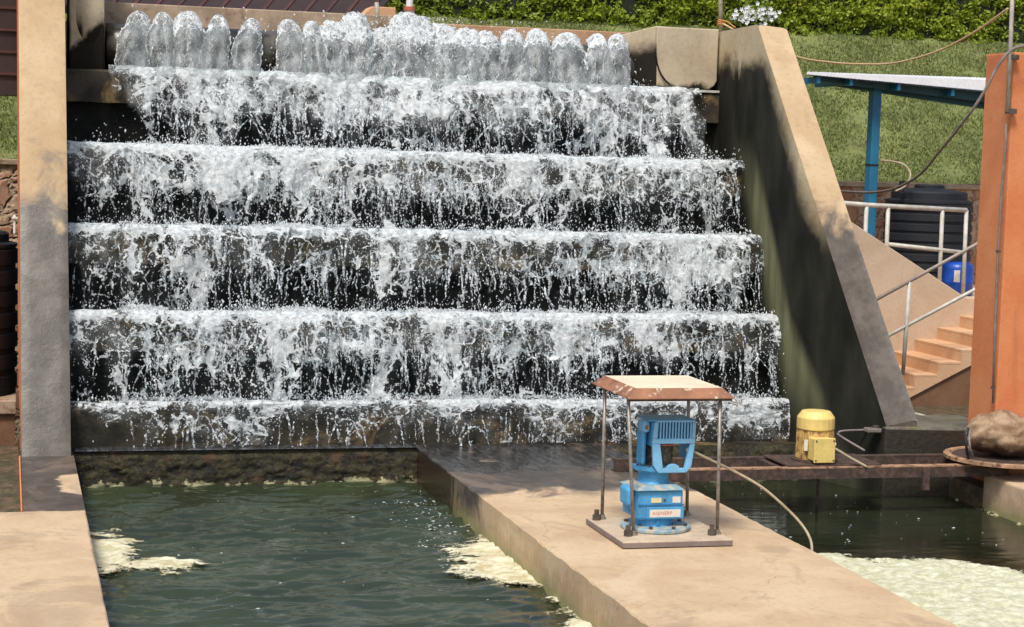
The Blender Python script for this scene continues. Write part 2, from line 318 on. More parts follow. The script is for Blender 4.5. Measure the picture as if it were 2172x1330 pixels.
def sheet_mat(name, webscale=9., big=0.):
    t = NT(name); uv = t.uv(); D = t.attr('dens'); G = t.attr('glass')
    wv = t.vm('SUBTRACT', t.noise(uv, 5, 4, .6, 0, True), (.5, .5, .5))
    wuv = t.vm('ADD', uv, t.vm('MULTIPLY', wv, (.24, .30, 0)))
    m1 = t.map(wuv, (1, .62, 1))
    n1 = t.noise(m1, 6.8, 7, .66, .5); DT = t.attr('dots')
    n2 = t.noise(t.map(wuv, (1, .20, 1), (3, 1, 0)), 20, 5, .6, .2)      # falling threads
    e1 = t.vor(m1, webscale, 'DISTANCE_TO_EDGE'); web = t.mr(e1, .0, .13, 1, 0)
    m2 = t.map(wuv, (1, .8, 1), (2.1, 3.3, 0)); e2 = t.vor(m2, webscale * 2.3, 'DISTANCE_TO_EDGE'); web2 = t.mr(e2, .0, .14, 1, 0)
    v = t.ma('ADD', t.ma('MULTIPLY', n1, .95), t.ma('MULTIPLY', n2, .45))           # ~.675 mean
    v = t.ma('ADD', v, t.ma('MULTIPLY', web, .21)); v = t.ma('ADD', v, t.ma('MULTIPLY', web2, .12))
    T = t.mr(D, 0., 1., 1.12, .52, False)
    a = t.mr(t.ma('SUBTRACT', v, T), 0, .13)
    a = t.ma('MULTIPLY', a, .95)
    # flying drops
    md = t.map(uv, (1, .7, 1)); dd = t.vor(md, 42, 'F1'); rc = t.xyz(t.vor(md, 42, 'F1', 1, 'Color'))[0]
    keep = t.mr(t.ma('ADD', rc, t.ma('MULTIPLY', t.ma('SUBTRACT', D, .35), .8)), .80, .88)
    dr = t.ma('MULTIPLY', t.mr(dd, .26, .42, 1, 0), keep)
    md2 = t.map(uv, (1, .55, 1), (7, 3, 0)); dd2 = t.vor(md2, 75, 'F1'); rc2 = t.xyz(t.vor(md2, 75, 'F1', 1, 'Color'))[1]
    dr2 = t.ma('MULTIPLY', t.mr(dd2, .3, .45, .8, 0), t.mr(t.ma('ADD', rc2, t.ma('MULTIPLY', t.ma('SUBTRACT', D, .35), .8)), .80, .86))
    a = t.ma('MAXIMUM', a, t.ma('MULTIPLY', DT, t.ma('MAXIMUM', t.ma('MULTIPLY', dr, .8), dr2)))
    a = t.ma('MULTIPLY', a, t.mr(D, -.08, .06))
    wc = t.mix(t.mr(t.noise(uv, 22, 5, .7), .35, .65), (.55, .60, .61), (.95, .97, .95))
    h = t.ma('ADD', n1, t.ma('MULTIPLY', n2, .4))
    b = t.bump(h, .8, .03)
    gl = t.ma('MULTIPLY', G, t.mr(n1, .35, .6, .03, .20)); veil = t.ma('MULTIPLY', G, t.mr(t.noise(m1, 7, 6, .65), .32, .66, .1, 1.0))
    return t.end(water_shader(t, a, wc, (.93, .95, .96), gl, b, veil))
MAT['sheet'] = sheet_mat('falling_white_water', 7.)
MAT['sheet_big'] = sheet_mat('falling_lacy_water', 5.2)

t = NT('churned_foam'); p = t.pos(); uv = t.uv(); D = t.attr('dens')
n = t.noise(p, 24, 7, .75, .4); a = t.mr(t.ma('SUBTRACT', n, t.mr(D, 0, 1, .78, .24, False)), 0, .10)
wc = t.mix(t.mr(t.noise(p, 16, 6, .7), .35, .62), (.52, .57, .58), (.93, .95, .94))
MAT['foam'] = t.end(water_shader(t, a, wc, (1, 1, 1), .02, t.bump(t.noise(p, 35, 6, .7), .9, .03)))

t = NT('jet_water'); uv = t.uv(); p = t.obj(); D = t.attr('dens')
wv = t.vm('SUBTRACT', t.noise(p, 9, 4, .6, 0, True), (.5, .5, .5)); wp = t.vm('ADD', p, t.vm('MULTIPLY', wv, (.1, .1, .14)))
mp = t.map(wp, (1, 1, .55)); n1 = t.noise(mp, 22, 8, .7, .5); e = t.mr(t.vor(mp, 15, 'DISTANCE_TO_EDGE'), 0, .09, 1, 0)
v = t.ma('ADD', n1, t.ma('MULTIPLY', e, .2))
a = t.ma('MULTIPLY', t.mr(t.ma('SUBTRACT', v, t.mr(D, 0, 1, .98, .40, False)), 0, .16), .92)
wc = t.mix(t.mr(t.noise(p, 30, 5, .7), .35, .6), (.64, .69, .70), (.96, .98, .97))
gl = t.mr(t.noise(mp, 10, 4, .6), .35, .65, .01, .09); veil = t.mr(t.noise(mp, 9, 5, .6), .3, .7, .06, .38)
MAT['jet'] = t.end(water_shader(t, a, wc, (.84, .86, .85), gl, t.bump(n1, .5, .02), veil))
t = NT('water_drops'); d = t.bsdf((.86, .89, .9), .25); tl = t.n('ShaderNodeBsdfTranslucent'); t.put(tl.inputs[0], (.9, .92, .93))
MAT['drops'] = t.end(t.mixs(.35, d, tl.outputs[0]))
t = NT('broken_strand_water'); p = t.pos(); n = t.noise(p, 42, 6, .75, .6)
al = t.ma('MULTIPLY', t.mr(n, .47, .60), t.mr(t.noise(p, 9, 3, .6), .36, .58, .15, .95)); trn = t.n('ShaderNodeBsdfTransparent')
d = t.bsdf((.80, .84, .85), .5); MAT['strand'] = t.end(t.mixs(al, trn.outputs[0], d))
t = NT('thin_running_water'); p = t.pos(); n = t.noise(t.map(p, (14, 2.2, 1)), 1.6, 7, .7, .3)
x, y, z = t.xyz(p)
c = t.mix(t.mr(n, .42, .7), (.035, .036, .036), (.13, .14, .15))
MAT['film'] = t.end(t.bsdf(c, .12, t.bump(t.ma('ADD', n, t.noise(p, 22, 5, .7)), .6, .02)))

# ------------------------------------------------------------------ mesh tools
class MB:
    def __init__(s): s.v = []; s.f = []
    def add(s, vs, fs):
        o = len(s.v); s.v += [tuple(map(float, x)) for x in vs]; s.f += [tuple(o + i for i in f) for f in fs]; return s
    def box(s, x0, x1, y0, y1, z0, z1, rz=0, c=None):
        vs = [(x, y, z) for z in (z0, z1) for y in (y0, y1) for x in (x0, x1)]
        if rz:
            cx, cy = c or ((x0 + x1) / 2, (y0 + y1) / 2); ca, sa = math.cos(rz), math.sin(rz)
            vs = [(cx + (x - cx) * ca - (y - cy) * sa, cy + (x - cx) * sa + (y - cy) * ca, z) for x, y, z in vs]
        return s.add(vs, [(0, 2, 3, 1), (4, 5, 7, 6), (0, 1, 5, 4), (2, 6, 7, 3), (0, 4, 6, 2), (1, 3, 7, 5)])
    def hexa(s, b, t):   # two quads
        return s.add(list(b) + list(t), [(3, 2, 1, 0), (4, 5, 6, 7), (0, 1, 5, 4), (1, 2, 6, 5), (2, 3, 7, 6), (3, 0, 4, 7)])
    def prism(s, poly, d):   # poly: 3D points, extruded by vector d
        n = len(poly); a = [np.array(q, float) for q in poly]; b = [q + np.array(d) for q in a]
        return s.add(a + b, [tuple(range(n))[::-1], tuple(range(n, 2 * n))] + [(i, (i + 1) % n, n + (i + 1) % n, n + i) for i in range(n)])
    def tube(s, pts, r, n=8, cap=True):
        pts = [Vector(q) for q in pts]; rs = r if hasattr(r, '__len__') else [r] * len(pts); vs = []; fs = []
        up = Vector((.13, .21, .97))
        for i, q in enumerate(pts):
            d = (pts[min(i + 1, len(pts) - 1)] - pts[max(i - 1, 0)]).normalized()
            a = d.cross(up)
            if a.length < .2: a = d.cross(Vector((1, 0, .1)))
            a.normalize(); b = d.cross(a)
            for k in range(n):
                an = 2 * PI * k / n; vs.append(q + (a * math.cos(an) + b * math.sin(an)) * rs[i])
        for i in range(len(pts) - 1):
            for k in range(n): fs.append((i * n + k, i * n + (k + 1) % n, (i + 1) * n + (k + 1) % n, (i + 1) * n + k))
        if cap: fs += [tuple(range(n))[::-1], tuple((len(pts) - 1) * n + k for k in range(n))]
        return s.add(vs, fs)
    def lathe(s, cx, cy, prof, n=32, a0=0, rot=0):
        vs = []; fs = []
        for r, z in prof:
            for k in range(n):
                an = 2 * PI * k / n + rot; vs.append((cx + r * math.cos(an), cy + r * math.sin(an), z))
        for i in range(len(prof) - 1):
            for k in range(n): fs.append((i * n + k, i * n + (k + 1) % n, (i + 1) * n + (k + 1) % n, (i + 1) * n + k))
        fs += [tuple(range(n))[::-1], tuple((len(prof) - 1) * n + k for k in range(n))]
        return s.add(vs, fs)
    def build(s, name, mat, parent=None, smooth=False, bevel=0, origin=None):
        return mesh_np(name, np.array(s.v), s.f, mat, parent, smooth, bevel, origin)

def wloc(o):
    v = Vector((0, 0, 0))
    while o is not None: v = v + o.location; o = o.parent
    return v
def mesh_np(name, v, f, mat, parent=None, smooth=False, bevel=0, origin=None, attrs=None, uv=None):
    v = np.asarray(v, float)
    if origin is None:
        if parent is not None: origin = np.array(wloc(parent))
        else: origin = np.array([(v[:, 0].min() + v[:, 0].max()) / 2, (v[:, 1].min() + v[:, 1].max()) / 2, v[:, 2].min()])
    v = v - np.array(origin)
    me = bpy.data.meshes.new(name)
    if isinstance(f, np.ndarray):
        k = f.shape[1]; me.vertices.add(len(v)); me.vertices.foreach_set('co', v.ravel().astype('f'))
        me.loops.add(f.size); me.loops.foreach_set('vertex_index', f.ravel().astype('i'))
        me.polygons.add(len(f)); me.polygons.foreach_set('loop_start', np.arange(0, f.size, k, dtype='i'))
        me.update(calc_edges=True)
    else:
        me.from_pydata([tuple(q) for q in v], [], f); me.update()
    me.polygons.foreach_set('use_smooth', [bool(smooth)] * len(me.polygons))
    for a, vals in (attrs or {}).items():
        at = me.attributes.new(a, 'FLOAT', 'POINT'); at.data.foreach_set('value', np.asarray(vals, 'f').ravel())
    if uv is not None:
        l = me.uv_layers.new(name='UVMap'); li = np.empty(len(me.loops), 'i'); me.loops.foreach_get('vertex_index', li)
        l.data.foreach_set('uv', np.asarray(uv, 'f')[li].ravel())
    me.materials.append(MAT[mat] if isinstance(mat, str) else mat)
    o = bpy.data.objects.new(name, me); C.objects.link(o)
    if parent is not None:
        o.parent = parent; o.location = Vector(origin) - wloc(parent)
    else: o.location = origin
    if bevel:
        b = o.modifiers.new('bevel', 'BEVEL'); b.width = bevel; b.segments = 2; b.limit_method = 'ANGLE'; b.angle_limit = .6
    return o
def grid_faces(nu, nv):
    i = np.arange(nu - 1)[None, :] + np.arange(nv - 1)[:, None] * nu; i = i.ravel()
    return np.stack([i, i + 1, i + nu + 1, i + nu], 1)
def thing(name, loc, label, cat, group=None, kind=None):
    o = bpy.data.objects.new(name, None); C.objects.link(o); o.location = loc; o.empty_display_size = .1
    return tag(o, label, cat, group, kind)
def tag(o, label=None, cat=None, group=None, kind=None):
    if label: o['label'] = label
    if cat: o['category'] = cat
    if group: o['group'] = group
    if kind: o['kind'] = kind
    return o
def struct(o, label=None, cat=None): return tag(o, label, cat, None, 'structure')

# ================================================================== SETTING
XL, XR = .545, 6.95          # channel side walls
D0, D1 = 3.445, 5.19         # central walkway
WZ = -.30                    # water level
struct(MB().box(-400, 400, -400, 400, -1.6, -1.5).build('ground', 'mud'), 'brown ground under the whole plant', 'ground')

def rough_block(name, x0, x1, y0, y1, z1, mat):
    ny = int((y1 - y0) / .025); Y = np.linspace(y0, y1, ny)
    def ch(k): n = fbm(Y * 3 + k, Y * 0 + k * 3.3, 5, .65); return np.clip(n, -.05, 1)
    a = .010 + .035 * ch(1) + .03 * np.clip(fbm(Y * 9 + 7, Y * 0 + 2, 3) - .25, 0, 1); b = .010 + .035 * ch(5) + .03 * np.clip(fbm(Y * 9 + 3, Y * 0 + 6, 3) - .25, 0, 1)
    w1 = .004 * fbm(Y * 2 + 4, Y * 0 + 1, 3); w2 = .004 * fbm(Y * 2 + 9, Y * 0 + 3, 3); o = np.zeros_like(Y)
    prof = [(x0 + o, -1.5 + o), (x0 + w1.clip(0), z1 - a * .9), (x0 + a * .35 + .003, z1 - a * .28), (x0 + a, z1 + o), (x1 - b, z1 + o), (x1 - b * .35 - .003, z1 - b * .28), (x1 - w2.clip(0), z1 - b * .9), (x1 + o, -1.5 + o)]
    v = np.stack([np.stack([px_, Y, pz_], 1) for px_, pz_ in prof], 1).reshape(-1, 3)
    f = [tuple(q) for q in grid_faces(8, ny)[:, ::-1]]; f += [tuple(range(8)), tuple((ny - 1) * 8 + i for i in range(8))[::-1]]
    return mesh_np(name, v, f, mat)
def top_noise_block(name, x0, x1, y0, y1, z0, z1, mat, bevel=.018):
    return MB().box(x0, x1, y0, y1, z0, z1).build(name, mat, bevel=bevel)
struct(rough_block('walkway', D0, D1, -6, 15.948, 0, 'deck'), 'pinkish concrete walkway between the two ponds carrying the blue motor', 'walkway')
struct(rough_block('walkway', -6, XL, -6, 13.28, 0, 'deck_left'), 'pinkish concrete walkway along the left pond edge', 'walkway')
struct(MB().box(.12, XL, 13.281, 16.6, -1.5, -.005).build('apron', 'deck_left', bevel=.004), 'wet dark apron at the foot of the left wall', 'walkway')
struct(MB().box(.108, .119, 13.285, 15.6, -.6, .006).build('kerb', 'orange'), 'thin orange rendered edging beside the wet apron', 'kerb')
struct(MB().box(-8, .107, 13.282, 16.3, -1.5, -.03).build('ground', 'mud'), 'wet mossy brown ground left of the cascade wall', 'ground')
# right platform with a notch
struct(MB().box(7.93, 14, -6, 14.08, -1.5, 0).build('platform', 'deck_right', bevel=.02), 'tan concrete platform right of the right pond', 'platform')
struct(MB().box(7.945, 9, 14.081, 14.7, -1.5, -.13).build('ledge', 'mud', bevel=.02), 'dark brown wet notch beneath the boulder', 'ledge')
struct(MB().box(7.55, 30, 14.86, 21.19, -1.5, -.28).build('yard', 'mud'), 'dark muddy yard floor at the foot of the stairs', 'yard')
struct(MB().box(9, 30, -6, 14.86, -1.5, -.27).build('yard', 'mud'), 'muddy yard right of the orange pillar', 'yard')

# pond water surfaces with real ripples
def pond(name, x0, x1, y0, y1, amp, mat, label, chop=1.):
    st = .02; nx = int((x1 - x0) / st); ny = int((y1 - y0) / st)
    X, Y = np.meshgrid(np.linspace(x0, x1, nx), np.linspace(y0, y1, ny))
    wx = X + .12 * fbm(X * 1.5, Y * 1.5, 2); wy = Y + .1 * fbm(X * 1.7 + 9, Y * 1.7, 2)
    h = .50 * fbm(wx * 1.5, wy * 4.2, 2, .4) + .34 * fbm(wx * 3.0 + 4, wy * 10, 2, .45) + .07 * fbm(wx * 7 + 8, wy * 20, 2, .5)
    Z = WZ + amp * h * (.75 + .5 * fbm(X * .6, Y * .6, 2))
    v = np.stack([X.ravel(), Y.ravel(), Z.ravel()], 1)
    return struct(mesh_np(name, v, grid_faces(nx, ny), mat, smooth=True), label, 'pond water')
pond('water', XL + .002, D0 - .002, 5, 15.79, .11, 'pond', 'rippled dark green water of the left pond')
pond('water', D1 + .002, 7.929, 5, 15.79, .007, 'pond_calm', 'calm dark green water of the right pond')

# mossy weir walls
def rough_wall(name, x0, x1, y, z0, z1, label, amp=.05):
    nx = int((x1 - x0) / .012); nz = int((z1 - z0) / .012)
    X, Z = np.meshgrid(np.linspace(x0, x1, nx), np.linspace(z0, z1, nz))
    n = fbm(X * 5, Z * 9, 5, .6); Y = y - amp * ss(z1, z1 - .06, Z) * (.5 + .9 * np.clip(n, -.5, .6)) 
    v = np.stack([X.ravel(), Y.ravel(), Z.ravel()], 1)
    r = mesh_np(name, v, grid_faces(nx, nz), 'moss', smooth=True)
    return r
for x0, x1, lab in ((XL + .001, D0 - .001, 'dark mossy weir wall with yellow scum line behind the left pond'), (D1 + .001, 7.925, 'mossy weir wall behind the rusty beams of the right pond')):
    w = thing('weir_wall', (x0 + .5, 15.85, -.5), lab, 'weir wall')
    rough_wall('moss_face', x0, x1, 15.80, -.6, -.012, '').parent = None
    mf = bpy.context.scene.collection.objects[-1]; mf.location = mf.location - w.location; mf.parent = w
    MB().box(x0, x1, 15.80, 15.947, -1.5, -.002).build('cap', 'nosing', w, bevel=.008)

# ------------------------------------------------------------------ stepped cascade
STEPS = [(15.95, .34), (16.30, 1.08), (16.80, 1.795), (17.30, 2.50), (18.00, 3.215)]
cas = thing('stepped_cascade', (3.7, 15.95, 0), 'wide dark wet concrete cascade of five broad steps under white water', 'cascade')
zb = 0
for k, (y, z) in enumerate(STEPS):
    rec = .05 if k == 0 else .13
    z0 = -1.5 if k == 0 else STEPS[k - 1][1] - .06
    yb = 19.3
    nh = .3 if k else .36
    stp = MB().box(XL - .12, XR + .03, y + rec + .004, yb, z0, z - nh + .002 if k else z - .03).build('step', 'riser', cas)
    ns = MB(); nx = 260
    # worn nosing slab: slightly wavy front
    X = np.linspace(XL - .12, XR + .03, nx); off = .012 * fbm(X * 2.5, X * 0 + k * 3.1, 4)
    zt = z + .006 * fbm(X * 3, X * 0 + 9 + k, 3); zl = z - nh + .012 * fbm(X * 4, X * 0 + 5 + k, 4)
    rows = [(y + .25, z - nh), ]
    A = np.stack([X, 0 * X + yb - .02, zt], 1); B = np.stack([X, y + .02 + off, zt], 1); B2 = np.stack([X, y + off, zt - .02], 1)
    Cc = np.stack([X, y + off, zl], 1); Dd = np.stack([X, 0 * X + y + .3, zl], 1)
    v = np.concatenate([A, B, B2, Cc, Dd]); mesh_np('nosing', v, grid_faces(nx, 5), 'nosing', stp)

# right and left battered walls
def zof(q): return q[2]
inner = [(1600, 50), (1640, 200), (1735, 470), (1880, 905)]
def wall_right():
    w = thing('side_wall', (7.2, 15.5, -.3), 'right battered concrete wall, tan sloping top edge and black algae-stained inner side', 'wall', 'battered side walls of the cascade')
    A = P(1607, 52, x=XR)                        # top of the slope
    # inner edge line in the photo from A to the foot, broken at the plane y = 15.95 where the wall flares
    def on_inner(tt): return (1607 + (1880 - 1607) * tt, 52 + (905 - 52) * tt)
    tt = .5
    for _ in range(40):
        q = P(*on_inner(tt), x=XR); tt += (q[1] - 15.95) * .12
    Bp = P(*on_inner(tt), x=XR)
    Fx, Fy = 7.37, 14.80
    Fo = P(1880, 905, y=Fy)
    def outer(zt, y):                              # outer edge at given y whose height is zt
        best = None
        for i in range(400):
            s = i / 399; u, v = 1668 + (1945 - 1668) * s, 60 + (890 - 60) * s + 20 * math.sin(PI * s) * 0
            q = P(u, v, y=y); e = abs(q[2] - zt)
            if best is None or e < best[0]: best = (e, q)
        return best[1]
    Ao, Bo, Fo2 = outer(A[2], A[1]), outer(Bp[2], Bp[1]), outer(Fo[2], Fo[1])
    rows_i = [A, Bp, Fo]; rows_o = [Ao, Bo, Fo2]
    # sloping cap surface, subdivided and slightly uneven
    def strip(p, q, n): return [np.array(p) + (np.array(q) - np.array(p)) * i / n for i in range(n + 1)]
    si = strip(A, Bp, 40) + strip(Bp, Fo, 60)[1:]; so = strip(Ao, Bo, 40) + strip(Bo, Fo2, 60)[1:]
    nn = 10; vs = []
    for a, b in zip(si, so):
        for j in range(nn + 1):
            s = j / nn; q = a + (b - a) * s
            e = min(s, 1 - s); q = q + np.array([0, 1, 1]) * (.006 * float(fbm(np.array(q[0] * 6), np.array(q[2] * 4), 3)) - (.012 if e == 0 else 0))
            vs.append(q)
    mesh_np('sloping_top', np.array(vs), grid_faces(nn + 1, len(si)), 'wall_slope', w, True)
    # inner side face
    m = MB()
    for a, b in zip(si[:-1], si[1:]):
        a2, b2 = a - np.array([0, -.012, .0]), b - np.array([0, -.012, .0])
        m.add([a, b, (b[0], b[1], -1.4), (a[0], a[1], -1.4)], [(0, 1, 2, 3)])
    a = si[0]; m.add([a, (a[0], a[1], -1.4), (XR, 19.4, -1.4), (XR, 19.4, 3.84), (XR, 18.0, 3.84)], [(0, 1, 2, 3, 4)])
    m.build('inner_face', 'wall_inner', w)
    m = MB()
    for a, b in zip(so[:-1], so[1:]): m.add([a, b, (b[0], b[1], -1.4), (a[0], a[1], -1.4)], [(3, 2, 1, 0)])
    a = so[0]; m.add([a, (a[0], a[1], -1.4), (a[0], 19.4, -1.4), (a[0], 19.4, a[2])], [(3, 2, 1, 0)])
    f, g = si[-1], so[-1]; m.add([f, g, (g[0], g[1], -1.4), (f[0], f[1], -1.4)], [(0, 1, 2, 3)])
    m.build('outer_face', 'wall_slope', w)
    a, b = si[0], so[0]
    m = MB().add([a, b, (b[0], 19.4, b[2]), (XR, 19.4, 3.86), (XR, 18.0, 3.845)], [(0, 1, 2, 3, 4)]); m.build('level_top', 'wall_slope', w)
    return w, Fo, Fo2
wr, FOOT, FOOT2 = wall_right()
# left wall
wl = thing('side_wall', (.33, 16.4, 0), 'left battered concrete wall, tan above and wet grey below', 'wall', 'battered side walls of the cascade')
def Qp(p):
    c = CR.T @ (np.array(p, float) - CC); return 1086 + F * c[0] / -c[2], 665 - F * c[1] / -c[2]
FY0, FZ0, TY, TZ = 15.60, -.004, 17.75, 4.7
vs = []; ny = 110; nx = 9; LI = []; LO = []
for i in range(ny + 1):
    s = i / ny; y = FY0 + (TY - FY0) * s; z = FZ0 + (TZ - FZ0) * s
    vv_ = Qp((.4, y, z))[1]; ui = 150.5 - 13 * (955 - vv_) / 955; uo = 46 - 7 * (955 - vv_) / 955
    xi = float(P(ui, vv_, y=y)[0]); xo = float(P(uo, vv_, y=y)[0]); LI.append((xi, y, z)); LO.append((xo, y, z))
    for j in range(nx + 1):
        x = xo + (xi - xo) * j / nx; e = j in (0, nx)
        vs.append((x, y - .006 * float(fbm(np.array(x * 6), np.array(z * 4), 3)) + (.010 if e else 0), z))
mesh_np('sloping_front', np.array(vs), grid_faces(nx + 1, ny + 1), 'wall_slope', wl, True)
m = MB(); m2 = MB()
for (a, b), (c, d) in zip(zip(LI[:-1], LI[1:]), zip(LO[:-1], LO[1:])):
    m.add([(a[0], a[1] + .01, a[2]), (b[0], b[1] + .01, b[2]), (b[0], 20.2, b[2]), (a[0], 20.2, a[2])], [(3, 2, 1, 0)])
    m2.add([(c[0], c[1] + .01, c[2]), (d[0], d[1] + .01, d[2]), (d[0], 20.2, d[2]), (c[0], 20.2, c[2])], [(0, 1, 2, 3)])
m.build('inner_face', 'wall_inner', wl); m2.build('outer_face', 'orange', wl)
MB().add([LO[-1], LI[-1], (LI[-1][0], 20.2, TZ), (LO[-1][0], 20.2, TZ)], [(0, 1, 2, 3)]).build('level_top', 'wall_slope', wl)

# ledge at the foot of the right wall
zl = float(FOOT[2]); q1 = P(2052, 938, y=14.62)
m = MB(); b = [(FOOT[0] - .02, 14.78, -1.4), (q1[0] + .3, 14.62, -1.4), (q1[0] + .4, 15.5, -1.4), (FOOT[0] - .02, 15.5, -1.4)]
m.hexa(b, [(x, y, zl - .005 * (x > 7.6)) for x, y, _ in b])
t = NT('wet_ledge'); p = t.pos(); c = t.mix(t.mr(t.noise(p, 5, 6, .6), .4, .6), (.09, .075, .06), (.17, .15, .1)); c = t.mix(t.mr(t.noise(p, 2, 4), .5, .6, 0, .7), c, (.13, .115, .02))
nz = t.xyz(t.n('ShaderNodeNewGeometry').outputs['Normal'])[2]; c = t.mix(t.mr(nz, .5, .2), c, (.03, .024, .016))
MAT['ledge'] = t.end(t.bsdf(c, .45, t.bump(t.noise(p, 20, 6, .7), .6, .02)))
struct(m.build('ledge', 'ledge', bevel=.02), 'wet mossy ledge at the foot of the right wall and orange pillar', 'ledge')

# header pipe, back wall, end blocks
t_ = thing('header_pipe', (3.7, 18.47, 3.2), 'dark wet pipe lying across the top step feeding the jets', 'pipe')
MB().tube([(x, 18.47, 3.44) for x in np.linspace(.9, 6.4, 40)], .232, 40).build('barrel', 'dark_pipe', t_, True)
for x in (1.32, 2.6, 3.9, 5.2, 6.0): MB().tube([(x - .02, 18.47, 3.44), (x + .02, 18.47, 3.44)], .245, 40).build('joint_collar', 'dark_pipe', t_)
pw = thing('parapet_wall', (3.7, 18.95, 3), 'orange tan parapet wall behind the pipe', 'wall')
MB().box(.56, 3.75, 18.9, 19.12, 3.0, 3.90).build('wall', 'fascia', pw, bevel=.01)
MB().box(3.75, 6.6, 18.9, 19.12, 3.0, 3.845).build('wall', 'back_wall', pw, bevel=.01)
# right end block: front face rounded at its lower left, facet turned to the pipe
eb = thing('end_block', (6.6, 18.05, 3.2), 'tan concrete end block with rounded corner holding the right end of the pipe', 'end block', 'concrete blocks at the two ends of the pipe')
def front(x, z): return (x, 18.02, z)
prof = [(6.27, 3.86), (6.27, 3.62)] + [(6.27 + .27 * (1 - math.cos(a)), 3.62 - .36 * math.sin(a)) for a in np.linspace(.15, PI / 2, 8)] + [(6.84, 3.25), (6.9, 3.29), (6.93, 3.34), (6.93, 3.86)]
MB().prism([front(x, z) for x, z in prof], (0, .5, 0)).build('face_block', 'end_block', eb, bevel=.012)
MB().hexa([(5.95, 18.42, 3.2), (6.30, 18.06, 3.2), (6.9, 18.1, 3.2), (6.9, 18.9, 3.2)], [(5.93, 18.42, 3.76), (6.28, 18.06, 3.872), (6.9, 18.1, 3.845), (6.9, 18.9, 3.845)]).build('collar', 'end_block', eb, bevel=.012)
MB().box(6.42, 6.945, 17.985, 18.4, 3.222, 3.245).build('bearing_pad', 'rail', eb)
el = thing('end_block', (.7, 18.15, 3.2), 'stained concrete end block beside the left wall, corner shade put into its colour', 'end block', 'concrete blocks at the two ends of the pipe')
# plain box; the scooped corner is only shade put into the colour
MB().box(.552, .872, 18.17, 18.95, 3.2, 4.6).build('face_block', 'end_block', el, bevel=.02)
vs = []; n = 22
for i in range(n + 1):
    for j in range(n * 2):
        an = PI * j / n; rr = i / n; dp = .05 * (1 - rr ** 2.2)
        vs.append((.735 + .125 * rr * math.cos(an) * (1 + .1 * math.sin(an)), 18.172 - dp * (1 - .5 * rr * max(0, math.sin(an))), 3.70 + .24 * rr * math.sin(an)))
fs = [(i * 2 * n + j, i * 2 * n + (j + 1) % (2 * n), (i + 1) * 2 * n + (j + 1) % (2 * n), (i + 1) * 2 * n + j) for i in range(n) for j in range(2 * n)]
mesh_np('round_boss', np.array(vs), fs, 'end_block', el, True)

